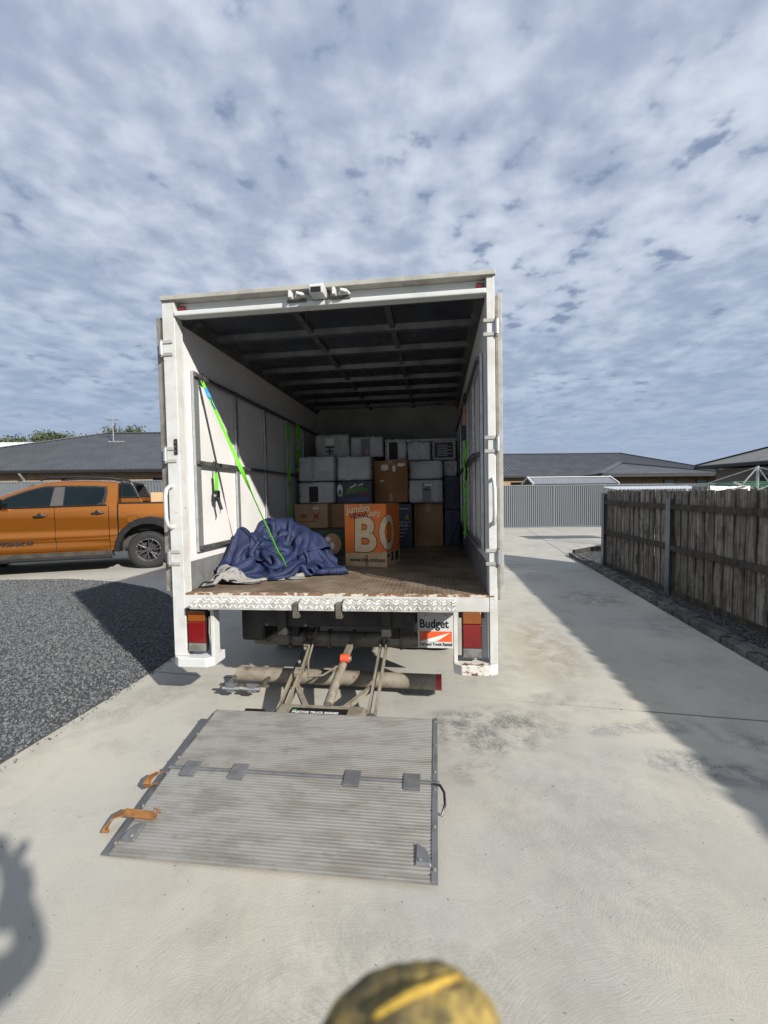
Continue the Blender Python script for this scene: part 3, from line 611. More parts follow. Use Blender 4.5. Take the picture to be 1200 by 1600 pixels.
for p, q in ((0, 4), (1, 4)):
    c = MB(); c.bar(Vector(e[p]) + Vector((0, 0, 0.03)), Vector(e[q]) + Vector((0, 0, 0.03)), 0.22, 0.05); c.build('ridge_cap', m_roofcap, wr)
c = MB(); c.bar((-0.95, -1.83, 2.37), (5.6, -1.83, 2.37), 0.1, 0.15); c.build('gutter', m_fascia, h2)
# far right house
h3 = thing('rendered_house', 'brown rendered house with warm grey roof and deep dark eaves beyond the paling fence', 'house', (13.4, 9.0, 0))
wall_with_windows(h3, 0, 8.4, 0, 8.6, 2.42, [(1.6, 2.6, 0.9, 2.1), (4, 5.4, 0.9, 2.1)], m_render)
hip_roof(h3, 0, 8.4, 0, 8.6, 2.60, 4.35, m_roofgrey, m_fascia, ov=0.5)
for y in (2.0, 5.2):
    w = MB(); w.box(-0.03, -0.002, y, y + 1.3, 0.9, 2.1); wo = w.build('window', m_glass, h3); f = MB(); f.box(-0.05, -0.003, y - 0.05, y - 0.003, 0.85, 2.15); f.build('window_frame', m_fascia, wo)
# verandah at the right end of the brick house behind the end fence
mb = MB(); mb.box(4.95, 8.4, -2.2, 0.3, 2.40, 2.46); mb.build('verandah_roof', m_roof, h2)
mb = MB(); mb.box(4.9, 8.45, -2.27, -2.205, 2.38, 2.48); mb.build('verandah_gutter', m_cbond, h2)
for x in (5.6, 8.3): mb = MB(); mb.box(x, x + 0.09, -2.15, -2.06, -0.06, 2.40); mb.build('verandah_post', m_fascia, h2)
# garden shed
sh = thing('garden_shed', 'small dark green shed with ribbed zinc roof behind the end fence', 'shed', (9.0, 21.2, 0))
mb = MB(); mb.box(-1.9, 1.9, -0.72, 0.72, -0.06, 1.98); mb.prism([(-0.72, 1.98), (0.72, 1.98), (0, 2.24)], 'x', -1.9, 1.9); mb.build('wall', m_shedwall, sh)
for sgn in (-1, 1):
    mb = MB(); n = 40
    for i in range(n):
        x = -2.0 + 4.0 * i / n
        for (xa, xb, dz) in ((x, x + 0.06, 0.0), (x + 0.06, x + 0.1, 0.02)):
            mb.add([(xa, sgn * 0.86, 1.95 + dz), (xb, sgn * 0.86, 1.95 + dz), (xb, 0, 2.265 + dz), (xa, 0, 2.265 + dz)], [(0, 1, 2, 3)])
        mb.add([(x + 0.06, sgn * 0.86, 1.95), (x + 0.06, sgn * 0.86, 1.97), (x + 0.06, 0, 2.285), (x + 0.06, 0, 2.265)], [(0, 1, 2, 3)])
    mb.build('roof_sheet', m_shedroof, sh)
for x in (-2.02, 1.98):
    mb = MB(); mb.bar((x, -0.87, 1.95), (x, 0, 2.29), 0.04, 0.09); mb.bar((x, 0.87, 1.95), (x, 0, 2.29), 0.04, 0.09); mb.build('barge_board', m_whiteroof, sh)
mb = MB(); mb.bar((-2.02, 0, 2.3), (2.02, 0, 2.3), 0.16, 0.03); mb.build('ridge_cap', m_whiteroof, sh)
# white-topped greenhouse bench beyond the paling fence
gh = thing('lean_to_roof', 'low white ribbed lean-to roof just behind the paling fence', 'lean-to', (8.15, 13.2, 0))
mb = MB()
for i in range(24): x = -1.25 + i * 0.11; mb.add([(x, -0.4, 1.66), (x + 0.055, -0.4, 1.69), (x + 0.11, -0.4, 1.66), (x + 0.11, 0.5, 1.74), (x + 0.055, 0.5, 1.77), (x, 0.5, 1.74)], [(0, 1, 4, 5), (1, 2, 3, 4)])
mb.build('roof_sheet', m_whiteroof, gh)
for x in (-1.2, 1.35):
    for y, z in ((-0.36, 1.65), (0.46, 1.72)): mb = MB(); mb.box(x - 0.03, x + 0.03, y - 0.03, y + 0.03, -0.06, z); mb.build('leg', m_galv, gh)
# rotary clothes line
cl = thing('clothes_hoist', 'rotary clothes hoist with green lines beyond the paling fence', 'clothes hoist', (9.0, 10.5, 0), R(8))
m_line = flat('green_line', (0.03, 0.16, 0.10), 0.6)
mb = MB(); mb.tube([(0, 0, -0.06), (0, 0, 2.2)], 0.03, 10); mb.build('post', m_galv, cl, smooth=True)
for k in range(4):
    a = k * math.pi / 2 + 0.5; e = Vector((math.cos(a) * 1.75, math.sin(a) * 1.75, 1.80))
    mb = MB(); mb.bar((0, 0, 1.62), e, 0.03, 0.03); mb.bar((0, 0, 2.18), e * 0.62 + Vector((0, 0, 0.66)), 0.022, 0.022); mb.build('arm', m_galv, cl)
for r in (0.6, 0.95, 1.3, 1.7):
    mb = MB(); P = [Vector((math.cos(k * math.pi / 2 + 0.5) * r, math.sin(k * math.pi / 2 + 0.5) * r, 1.645 + 0.1 * r)) for k in range(4)]
    for k in range(4): mb.tube([P[k], (P[k] + P[(k + 1) % 4]) / 2 - Vector((0, 0, 0.015)), P[(k + 1) % 4]], 0.006, 5)
    mb.build('line', m_line, cl)
def hung(name, label, x0, x1, z0, z1, y, mat):
    mb = MB(); mb.grid(lambda u, v: (x0 + (x1 - x0) * u, y + 0.03 * math.sin(u * 17 + v * 2) * (0.3 + v), z1 - (z1 - z0) * v - 0.02 * math.sin(u * math.pi)), 24, 8)
    o = mb.build(name, mat, smooth=True); md = o.modifiers.new('thick', 'SOLIDIFY'); md.thickness = 0.006
    c = Vector(((x0 + x1) / 2, y, z1)); o.data.transform(Matrix.Translation(-c)); o.location = c; return props(o, label, 'laundry', 'laundry on the hoist')
hung('white_sheet', 'white sheet hanging on the clothes hoist', 7.45, 8.35, 1.02, 1.735, 9.95, flat('white_cotton', (0.72, 0.71, 0.72), 0.9))
hung('dark_shirt', 'dark garment hanging beside the white sheet on the hoist', 7.06, 7.4, 1.1, 1.735, 9.98, flat('dark_cotton', (0.03, 0.032, 0.04), 0.9))
# trees beyond the houses
def tree(label, x, y, h, rad, seed, n=2200):
    rs = np.random.default_rng(seed); t = thing('gum_tree', label, 'tree', (x, y, 0), group='trees beyond the houses')
    mb = MB(); mb.tube([(0, 0, -0.1), (0.1, 0, h * 0.4), (-0.1, 0.2, h * 0.75)], [rad * 0.09, rad * 0.06, rad * 0.03], 8)
    for k in range(6):
        a = k * 1.05; mb.tube([(0, 0, h * 0.42), (math.cos(a) * rad * 0.4, math.sin(a) * rad * 0.4, h * 0.65), (math.cos(a) * rad * 0.75, math.sin(a) * rad * 0.75, h * 0.8)], [rad * 0.04, rad * 0.025, rad * 0.01], 6)
    mb.build('trunk', m_bark, t)
    cc = rs.normal(size=(16, 3)) * np.array([rad * 0.5, rad * 0.5, h * 0.07]) + np.array([0, 0, h * 0.84])
    ids = rs.integers(0, 16, n); c = cc[ids] + rs.normal(size=(n, 3)) * rad * np.array([0.17, 0.17, 0.11])
    d = rs.normal(size=(n, 2, 3)); d /= np.linalg.norm(d, axis=2)[:, :, None]; sz = rad * 0.055
    v = np.stack([c - d[:, 0] * sz, c + d[:, 1] * sz * 0.7, c + d[:, 0] * sz, c - d[:, 1] * sz * 0.7], 1).reshape(-1, 3)
    me = bpy.data.meshes.new('crown'); me.from_pydata(v.tolist(), [], (np.arange(n * 4).reshape(n, 4)).tolist()); me.materials.append(m_leaf); link('crown', me, t)
tree('dark gum tree above the white roof, leftmost of its clump', -53.0, 62, 10.6, 3.4, 1)
tree('dark gum tree in the middle of the clump over the white roof', -48.5, 64, 10.7, 3.6, 2)
tree('dark gum tree where the clump meets the charcoal roof', -44.0, 63, 10.0, 3.2, 3)
tree('low gum tree top showing over the charcoal ridge by the aerial', -37.0, 62, 10.9, 3.6, 4)

# ================================================================== TRUCK  (truck frame: x right, y forward, z up, z = 0 on the load deck)
TT = Vector((-0.42902, 3.27385, 0.90486)); DECK = 0.905
def _rot(yaw, pit, rol): return Matrix.Rotation(yaw, 3, 'Z') @ Matrix.Rotation(pit, 3, 'X') @ Matrix.Rotation(rol, 3, 'Y')
TRM = _rot(R(-7.004), R(-0.458), R(-0.582))
def TP(p): return TRM @ Vector(p) + TT
def TM4(p, rz=0.0): mm = (TRM @ Matrix.Rotation(rz, 3, 'Z')).to_4x4(); mm.translation = TP(p); return mm
truck = thing('box_truck', 'white hire truck with open rear doors and lowered tail lift on the drive', 'truck', mat4=TM4((0, 0, -DECK)))
UP = (0, 0, DECK)
def tp(mb, name, mat, bevel=0.0, smooth=False, label=None, seg=2): return mb.build(name, mat, truck, smooth=smooth, bevel=bevel, loc=UP, label=label, seg=seg)
B = lambda *a: MB().box(*a)
LEN = 4.05
m_edgegrey = MAT('grey_door_edge', (0.36, 0.36, 0.345), (0.26, 0.255, 0.24), ns=8, rough=0.5)
m_frontwall = MAT('darkened_front_lining', (0.26, 0.26, 0.265), (0.20, 0.20, 0.205), ns=2, rough=0.6)  # front lining colour lowered to deepen the shade inside the box
m_pod_rust = MAT('chipped_rusty_step', (0.60, 0.59, 0.55), (0.50, 0.48, 0.42), ns=6, rough=0.55, dirt=(0.13, 0.06, 0.03), ds=10, dlo=0.55, dhi=0.60, bump=0.2, bs=50)
tp(B(-1.172, 1.192, 0.0, LEN, -0.035, 0.0), 'deck', m_deck, label='rusty brown checker plate load deck')
tp(B(-1.148, 1.192, -0.028, -0.001, -0.115, -0.004), 'rear_beam', m_white_rust, 0.003)
mb = MB()
for i in range(60):       # rusted, lumpy weld line along the deck edge
    x = -1.14 + i * 0.0395; mb.box(x, x + 0.0385, -0.03, 0.012, -0.006, 0.004 + random.uniform(0, 0.004))
tp(mb, 'edge_angle', MAT('rusted_edge', (0.20, 0.10, 0.05), (0.55, 0.50, 0.42), ns=14, lo=0.5, hi=0.56, rough=0.8, bump=0.5, bs=70))
for sgn, xi in ((-1, -1.172), (1, 1.192)):
    w = 0.045; a, b_ = sorted((xi, xi + sgn * w)); tp(B(a, b_, 0.062, LEN, -0.03, 2.25), 'side_wall', m_lining)
    a, b_ = sorted((xi, xi - sgn * 0.006)); tp(B(a, b_, 0.062, LEN - 0.01, 0.002, 0.235), 'kick_panel', m_kick)
    xo = xi + sgn * (w + 0.001); a, b_ = sorted((xo, xo + sgn * 0.012)); tp(B(a, b_, 0.062, LEN + 0.05, -0.06, 2.26), 'outer_skin', m_white)
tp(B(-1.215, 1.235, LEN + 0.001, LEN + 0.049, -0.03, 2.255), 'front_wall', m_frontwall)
tp(B(-1.17, 1.19, LEN - 0.006, LEN - 0.001, 1.62, 1.66), 'front_rail', m_galv)
tp(B(-1.23, 1.25, 0.062, LEN + 0.05, 2.262, 2.29), 'roof', m_white, 0.004)
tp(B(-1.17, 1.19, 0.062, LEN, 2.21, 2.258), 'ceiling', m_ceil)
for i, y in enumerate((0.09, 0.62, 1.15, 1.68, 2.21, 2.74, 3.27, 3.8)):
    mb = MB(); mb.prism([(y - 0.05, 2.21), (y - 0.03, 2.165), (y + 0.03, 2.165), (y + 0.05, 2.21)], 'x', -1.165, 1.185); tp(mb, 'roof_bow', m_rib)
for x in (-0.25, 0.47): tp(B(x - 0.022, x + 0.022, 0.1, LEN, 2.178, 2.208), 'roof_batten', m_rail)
for sgn, xi in ((-1, -1.17), (1, 1.19)): 
    mb = MB(); mb.prism([(xi, 2.21), (xi - sgn * 0.06, 2.21), (xi, 2.13)], 'y', 0.07, LEN); tp(mb, 'cant_rail', m_rail)
mb = MB(); mb.tube([(-0.42, 0.1, 2.19), (-0.3, 0.22, 2.13), (-0.17, 0.2, 2.12), (-0.13, 0.06, 2.15)], 0.005, 6); tp(mb, 'camera_cable', m_black, smooth=True)
# rear frame
mb = MB(); mb.box(-1.25, -1.148, -0.03, 0.06, -0.492, 2.262); mb.box(-1.168, -1.148, 0.0605, 0.075, 0.0, 2.14); tp(mb, 'rear_post', m_white_rust, 0.004)
mb = MB(); mb.box(1.194, 1.25, -0.03, 0.06, -0.492, 2.262); tp(mb, 'rear_post', m_white_rust, 0.004)
mb = MB(); mb.box(-1.147, 1.193, 0.03, 0.06, 2.15, 2.262); tp(mb, 'header', m_white, 0.003)
mb = MB(); mb.box(-1.147, 1.193, -0.042, 0.029, 2.142, 2.180); tp(mb, 'header_lip', m_white, 0.008)
mb = MB(); mb.box(-1.256, 1.256, -0.05, 0.0615, 2.263, 2.296); tp(mb, 'roof_capping', MAT('chalky_capping', (0.36, 0.35, 0.315), (0.27, 0.26, 0.23), ns=6, rough=0.6), 0.004)
for x in (-1.05, -0.75, -0.42, -0.05, 0.3, 0.66, 1.0, 1.23): mb = MB(); mb.lathe([(0.009, 0), (0.009, 0.008), (0.0, 0.008)], 8, 'z', (x, -0.03, 2.296)); tp(mb, 'rivet', m_rubber)
for x in (-1.132, 1.155):
    mb = B(x - 0.026, x + 0.026, 0.002, 0.0295, 2.2, 2.235) if abs(x) < 1.14 else B(x - 0.026, x + 0.026, 0.002, 0.0295, 2.2, 2.235)
    if x < 0: mb = B(-1.137, -1.085, 0.002, 0.0295, 2.2, 2.235)
    tp(mb, 'marker_lamp', m_redlens, 0.006)
# reversing camera and the two door keepers
c = tp(MB().prism([(-0.14, 2.185), (-0.02, 2.185), (-0.02, 2.26), (-0.12, 2.262), (-0.155, 2.235)], 'x', -0.05, 0.05), 'reversing_camera', m_white, 0.006)
MB().box(-0.036, 0.036, -0.152, -0.1405, 2.192, 2.228).build('camera_lens', m_black, c)
MB().box(-0.058, 0.058, -0.019, 0.0295, 2.19, 2.255).build('camera_bracket', m_lift_d, c)
for x0 in (-0.17, 0.155):
    k = tp(B(x0 - 0.075, x0 + 0.075, -0.05, -0.043, 2.172, 2.2), 'door_keeper', m_lift_d, 0.003)
    MB().box(x0 - 0.05, x0 - 0.028, -0.10, -0.043, 2.19, 2.24).build('keeper_lug', m_white_rust, k, bevel=0.003)
    MB().tube([(x0 + 0.0, -0.06, 2.2), (x0 + 0.02, -0.10, 2.215), (x0 + 0.05, -0.09, 2.21), (x0 + 0.065, -0.05, 2.205)], 0.012, 8).build('keeper_cam', m_white_rust, k, smooth=True)
# doors folded back along the sides
for sgn, xa, xb in ((-1, -1.318, -1.282), (1, 1.275, 1.300)):
    a, b_ = min(xa, xb), max(xa, xb)
    d = tp(B(a, b_, 0.03, 1.22, 0.02, 2.15), 'rear_door', m_white, 0.004)
    MB().box(a - 0.004, b_ + 0.004, 0.004, 0.0295, 0.012, 2.158).build('door_edge_seal', m_rubber if sgn < 0 else m_edgegrey, d, bevel=0.003)
    xs = b_ if sgn < 0 else a
    q0, q1 = sorted((xs, xs - sgn * 0.018)); MB().box(q0, q1, -0.004, 0.0035, -0.03, 2.13).build('rubber_flap', m_rubber, d)
    MB().tube([(xs + sgn * 0.045, 0.6, 0.1), (xs + sgn * 0.045, 0.6, 2.1)], 0.014, 10).build('lock_rod', m_galv, d, smooth=True)
    for z in (1.907, 1.09, 0.285):
        xh = sgn * 1.262
        h = tp(MB().tube([(xh, -0.035, z - 0.05), (xh, -0.035, z + 0.05)], 0.017, 12), 'door_hinge', m_galv, smooth=True)
        q0, q1 = sorted((xh, sgn * 1.17)); 
        for za in (z - 0.06, z + 0.035): MB().box(q0, q1, -0.0385, -0.0305, za, za + 0.025).build('hinge_leaf', m_edgegrey, h, bevel=0.002)
        MB().tube([(xh, -0.035, z - 0.066), (xh, -0.035, z + 0.066)], 0.011, 10).build('hinge_pin', m_rubber, h, smooth=True)
    xg = sgn * 1.222; P = [(xg, -0.028, 0.84), (xg, -0.06, 0.845), (xg + sgn * 0.004, -0.092, 0.82), (xg + sgn * 0.006, -0.105, 0.77), (xg + sgn * 0.006, -0.105, 0.6), (xg + sgn * 0.004, -0.092, 0.55), (xg, -0.06, 0.525), (xg, -0.028, 0.53)]
    tp(MB().tube(P, 0.0145, 12), 'grab_handle', m_white, smooth=True)
s_ = tp(B(-1.185, -1.16, -0.04, -0.0305, 1.09, 1.21), 'lift_switch', m_black, 0.003)
for z in (1.115, 1.15, 1.185): MB().box(-1.179, -1.166, -0.045, -0.0405, z - 0.01, z + 0.01).build('switch_button', m_lift_d, s_)
# corner pods with tail lamps
for sgn in (-1, 1):
    xa, xb = (-1.25, -0.915) if sgn < 0 else (0.935, 1.25)
    mb = MB(); c = 0.055
    poly = [(xa, -0.03), (xa + c, -0.075), (xb - c, -0.075), (xb, -0.03), (xb, 0.14), (xa, 0.14)]
    mb.prism(poly, 'z', -0.567, -0.493); tp(mb, 'corner_step', m_white if sgn < 0 else m_pod_rust, 0.006)
    xi = xb if sgn < 0 else xa; q0, q1 = sorted((xi - sgn * -0.0, xi + (-0.028 if sgn < 0 else 0.028)))
    tp(B(q0, q1, -0.028, 0.06, -0.492, -0.118), 'pod_side', m_white_rust, 0.003)
    L0, L1 = (-1.135, -0.982) if sgn < 0 else (0.995, 1.14)
    z0, z1 = (-0.46, -0.13) if sgn < 0 else (-0.455, -0.112)
    hs = tp(B(L0, L1, -0.012, 0.02, z0, z1), 'tail_lamp', m_black, 0.006)
    H = z1 - z0
    for nm, mt, f0, f1 in (('amber_lens', m_amber, 0.735, 0.985), ('red_lens', m_redlens, 0.22, 0.725), ('clear_lens', m_clear, 0.015, 0.21)):
        MB().box(L0 + 0.006, L1 - 0.006, -0.036, -0.0125, z0 + H * f0, z0 + H * f1).build(nm, mt, hs, bevel=0.007)
    if sgn > 0: tp(B(1.0, 1.19, 0.05, 0.058, -0.49, -0.13), 'lamp_backing', m_white, 0)
    MB().box(L0 - 0.02, L1 + 0.02, 0.0205, 0.034, z1 - 0.06, z1 - 0.02).build('lamp_bracket', m_black, hs)
mb = MB(); mb.tube([(-0.945, 0.03, -0.13), (-0.955, -0.02, -0.2), (-0.95, -0.036, -0.3), (-0.94, -0.036, -0.38)], 0.006, 6); tp(mb, 'lanyard', m_rubber, smooth=True)
# tread-plate step in three lengths
def tread(x0, x1, ch):
    mb = MB(); mb.add([(x0 + ch, -0.032, -0.022), (x1, -0.032, -0.022), (x1, -0.112, -0.045), (x0, -0.112, -0.045), (x0, -0.112, -0.098), (x1, -0.112, -0.098), (x0 + ch, -0.032, -0.03), (x1, -0.032, -0.03), (x1, -0.108, -0.053), (x0 + 0.004, -0.108, -0.053), (x0 + 0.004, -0.108, -0.098), (x1, -0.108, -0.098)],
                      [(0, 3, 2, 1), (3, 4, 5, 2), (6, 7, 8, 9), (9, 8, 11, 10), (4, 10, 11, 5), (0, 1, 7, 6), (1, 2, 8, 7), (2, 5, 11, 8), (0, 6, 9, 3), (3, 9, 10, 4)])
    p = tp(mb, 'tread_step', m_step)
    tb = MB(); n = int((x1 - x0) / 0.034); dz = (0.023) / 0.08
    for i in range(n):
        x = x0 + 0.016 + i * (x1 - x0 - 0.03) / max(1, n - 1)
        for j in range(2):
            y = -0.050 - 0.036 * j - (0.018 if i % 2 else 0)
            if y < -0.108 or x - x0 < ch * (y + 0.112) / 0.08: continue
            s2 = 1 if i % 2 else -1; z = -0.0222 + dz * (y + 0.032) + 0.0015
            tb.bar((x - 0.013, y - 0.010 * s2, z - 0.010 * s2 * dz), (x + 0.013, y + 0.010 * s2, z + 0.010 * s2 * dz), 0.008, 0.005)
        z = -0.072; s2 = 1 if i % 2 else -1
        tb.bar((x - 0.010, -0.1128, z - 0.011 * s2), (x + 0.010, -0.1128, z + 0.011 * s2), 0.005, 0.009)
    o = tb.build('tread_pattern', m_stepbar, p); o['kind'] = 'stuff'
tread(-1.06, -0.255, 0.07); tread(-0.2, 0.068, 0.0); tread(0.132, 0.95, 0.0)
for x in (-0.228, 0.1): tp(B(x - 0.024, x + 0.024, -0.10, 0.2, -0.16, -0.05), 'lift_hook', m_lift_d, 0.003)
# underside
tp(B(-1.16, 1.18, 0.02, LEN, -0.10, -0.036), 'floor_frame', m_blackmat)
for x in (-0.42, 0.42): tp(B(x - 0.035, x + 0.035, 0.12, 6.0, -0.36, -0.101), 'chassis_rail', m_blackmat)
for y in (0.35, 1.0, 1.7, 2.4, 3.1, 3.8): tp(B(-1.1, 1.1, y - 0.03, y + 0.03, -0.16, -0.101), 'cross_bearer', m_blackmat)
tp(B(-0.62, 0.62, 0.16, 0.24, -0.30, -0.165), 'rear_crossmember', m_blackmat)
tp(B(-0.88, -0.66, 0.36, 0.66, -0.50, -0.17), 'power_pack', m_black, 0.03)
tp(B(-0.4, 0.4, 0.28, 0.34, -0.34, -0.305), 'number_plate_bracket', m_lift_d)
tp(MB().tube([(-0.83, 0.58, -0.535), (0.66, 0.58, -0.535)], 0.066, 20), 'lift_torsion_tube', m_lift, smooth=True)
for x in (-0.5, -0.36, 0.36, 0.5, -0.14, 0.08): tp(MB().tube([(x - 0.012, 0.58, -0.535), (x + 0.012, 0.58, -0.535)], 0.085, 18), 'tube_collar', m_lift_d, smooth=True)
for x in (-0.45, 0.45): tp(B(x - 0.04, x + 0.04, 0.5, 0.66, -0.5, -0.2), 'lift_hanger', m_blackmat, 0.005)
tp(B(0.5, 0.62, 0.4, 0.62, -0.45, -0.2), 'valve_block', m_black, 0.01)
def wheel(x0, x1, y, r=0.375, hub=True):
    z = -DECK + r + 0.004; w = x1 - x0
    prof = [(r * 0.56, x0 + 0.02), (r * 0.62, x0), (r * 0.9, x0), (r * 0.985, x0 + w * 0.12), (r, x0 + w * 0.3), (r, x0 + w * 0.7), (r * 0.985, x1 - w * 0.12), (r * 0.9, x1), (r * 0.62, x1), (r * 0.56, x1 - 0.02)]
    t = tp(MB().lathe(prof, 36, 'x', (0, y, z)), 'wheel', m_tyre, smooth=True)
    MB().lathe([(0.0, x0 + w * 0.35), (r * 0.3, x0 + w * 0.3), (r * 0.45, x0 + w * 0.2), (r * 0.57, x0 + 0.02), (r * 0.57, x1 - 0.02), (r * 0.45, x1 - w * 0.2), (r * 0.3, x1 - w * 0.3), (0, x1 - w * 0.35)], 28, 'x', (0, y, z)).build('rim', m_lift_d, t, smooth=True)
for sgn in (-1, 1):
    for a, b_ in ((0.55, 0.75), (0.78, 0.98)): wheel(*sorted((sgn * a, sgn * b_)), 1.5)
    wheel(*sorted((sgn * 0.78, sgn * 0.99)), 5.05)
tp(MB().tube([(-0.9, 1.5, -0.526), (0.9, 1.5, -0.526)], 0.07, 14), 'rear_axle', m_blackmat, smooth=True)
tp(MB().lathe([(0.0, 1.32), (0.12, 1.36), (0.17, 1.45), (0.17, 1.55), (0.1, 1.68), (0, 1.7)], 20, 'y', (0, 0, -0.526)), 'differential', m_blackmat, smooth=True)
for sgn in (-1, 1): tp(MB().box(*sorted((sgn * 0.5, sgn * 0.44)), 0.85, 2.2, -0.46, -0.38), 'leaf_spring', m_blackmat)
mb = MB(); mb.prism([(4.28, -0.45), (6.0, -0.5), (6.05, 0.1), (5.9, 0.35), (5.55, 1.15), (5.3, 1.25), (4.28, 1.25)], 'x', -0.98, 0.98); tp(mb, 'cab', m_white, 0.05)
tp(MB().prism([(5.915, 0.36), (5.57, 1.13), (5.6, 1.15), (5.945, 0.375)], 'x', -0.85, 0.85), 'windscreen', m_glass)
# hanging mud flap with the hire firm's board
fl = tp(B(0.648, 0.955, 0.5, 0.506, -0.572, -0.27), 'mud_flap', m_white)
MB().box(0.63, 0.97, 0.507, 0.54, -0.30, -0.20).build('flap_mount', m_blackmat, fl)
for x in (0.72, 0.885): MB().lathe([(0.0, 0.488), (0.012, 0.489), (0.012, 0.4995)], 10, 'y', (x, 0, -0.302)).build('flap_bolt', m_galv, fl, smooth=True)
fo = lambda x, z: face_mat((x, 0.4985, z), (1, 0, 0), (0, 0, 1))
m_budblack = flat('sign_navy', (0.012, 0.014, 0.022), 0.5); m_budor = flat('sign_orange', (0.72, 0.10, 0.025), 0.5)
lettering('Budget', 0.103, m_budblack, fl, fo(0.662, -0.396), bold=0.0028, sx=0.86)
MB().box(0.664, 0.938, 0.4975, 0.4995, -0.515, -0.428).build('logo_field', m_budor, fl)
mb = MB(); mb.prism([(0.664, -0.516), (0.925, -0.436), (0.83, -0.5), (0.795, -0.516)], 'y', 0.4962, 0.4973); mb.build('logo_road', m_paper, fl)
lettering('Car and Truck Rental', 0.036, m_budblack, fl, fo(0.662, -0.551), bold=0.0011, sx=0.88)
# tail lift: lower roller tube, arms, ram, head bar
tb = tp(MB().tube([(-0.90, 0.33, -0.775), (0.80, 0.33, -0.795)], 0.062, 24), 'underrun_tube', m_lift, smooth=True)
MB().tube([(0.8005, 0.33, -0.795), (0.845, 0.33, -0.795)], 0.0635, 24).build('end_cap', m_redcap, tb, smooth=True)
for x in (-0.34, -0.285):
    tp(MB().bar((x, 0.58, -0.53), (x + 0.015, -0.28, -0.80), 0.014, 0.075), 'lift_arm', m_lift, 0.003)
for x in (0.325, 0.375):
    tp(MB().bar((x, 0.58, -0.53), (x + 0.005, -0.28, -0.80), 0.014, 0.075), 'lift_arm', m_lift, 0.003)
a = tp(MB().bar((-0.3, 0.42, -0.53), (-0.28, 0.05, -0.655), 0.055, 0.05), 'arm_stay', m_lift, 0.004)
MB().bar((-0.297, 0.34, -0.526), (-0.284, 0.1, -0.607), 0.04, 0.012).build('stay_plate', m_black, a)
for q in (0.3, 0.14): 
    zz = -0.53 - (0.42 - q) * 0.338 + 0.036; MB().lathe([(0, 0.018), (0.013, 0.018), (0.013, 0.0)], 10, 'z', (-0.29, q, zz)).build('bolt', m_galv, a, smooth=True)
for xa, xb in ((-0.27, -0.12), (0.32, 0.16)): tp(MB().bar((xa, 0.0, -0.71), (xb, -0.25, -0.755), 0.04, 0.03), 'arm_brace', m_lift, 0.003)
rm = tp(MB().tube([(0.06, 0.18, -0.60), (0.03, -0.2, -0.755)], 0.034, 16), 'lift_ram', m_lift, smooth=True)
MB().bar((0.10, 0.5, -0.47), (0.06, 0.16, -0.595), 0.05, 0.04).build('ram_rod_guide', m_lift, rm, bevel=0.004)
MB().tube([(0.025, -0.19, -0.752), (0.02, -0.245, -0.775)], 0.026, 14).build('ram_eye', m_lift_d, rm, smooth=True)
bl = tp(MB().tube([(0.045, 0.17, -0.555), (0.115, 0.17, -0.557)], 0.032, 16), 'beacon', m_orangered, smooth=True)
MB().tube([(0.1155, 0.17, -0.557), (0.128, 0.17, -0.557)], 0.02, 12).build('beacon_cap', m_galv, bl, smooth=True)
mb = MB(); mb.tube([(-0.24, 0.5, -0.42), (-0.25, 0.25, -0.62), (-0.2, 0.08, -0.68), (-0.08, 0.08, -0.66), (0.03, 0.12, -0.6)], 0.008, 8); tp(mb, 'hydraulic_hose', m_lift, smooth=True)
hb = tp(MB().prism([(-0.30, -0.74), (0.30, -0.74), (0.33, -0.775), (0.31, -0.815), (-0.31, -0.815), (-0.33, -0.775)], 'y', -0.37, -0.24), 'head_bar', m_lift, 0.006)
st = MB().box(-0.20, 0.20, -0.3765, -0.3705, -0.775, -0.738).build('name_strip', m_black, hb)
MB().box(-0.20, 0.20, -0.3765, -0.3, -0.7385, -0.7345).build('name_strip_top', m_black, hb)
lettering('PRESTIGE TRUCK BODIES', 0.036, m_paper, hb, face_mat((-0.185, -0.372, -0.7335), (1, 0, 0), (0, 1, 0.0)), bold=0.0007, depth=0.0004, sx=0.80)
MB().box(-0.19, -0.16, -0.338, -0.325, -0.7345, -0.7337).build('name_emblem', flat('emblem_green', (0.05, 0.4, 0.06), 0.5), hb)
for x in (-0.42, 0.40): 
    sp = tp(MB().tube([(x - 0.08, -0.32, -0.79), (x + 0.06, -0.32, -0.79)], 0.02, 10), 'hinge_shaft', m_lift_d, smooth=True)
    if x < 0:
        for i in range(9): MB().tube([(x - 0.12 + i * 0.016, -0.32, -0.785), (x - 0.111 + i * 0.016, -0.32, -0.785)], 0.036, 16).build('torsion_spring_coil', m_black, sp, smooth=True)
for x in (-0.325, 0.36): tp(B(x - 0.03, x + 0.03, -0.41, -0.27, -0.83, -0.765), 'pivot_lug', m_lift_d, 0.006)
# roller bracket hanging at the left of the lower tube
rb = tp(B(-0.98, -0.56, 0.14, 0.17, -0.805, -0.79), 'roller_bracket', m_lift_d, 0.002)
for x in (-0.86, -0.68):
    MB().box(x - 0.035, x + 0.035, 0.09, 0.139, -0.83, -0.77).box(x - 0.05, x + 0.05, 0.1, 0.13, -0.785, -0.765).build('roller_block', m_alu_edge, rb, bevel=0.004)
    MB().tube([(x - 0.07, 0.1, -0.8), (x + 0.07, 0.1, -0.8)], 0.012, 10).build('roller_pin', m_galv, rb, smooth=True)
MB().bar((-0.9, 0.155, -0.79), (-0.9, 0.3, -0.77), 0.03, 0.012).bar((-0.6, 0.155, -0.79), (-0.6, 0.3, -0.77), 0.03, 0.012).build('bracket_stay', m_lift_d, rb)
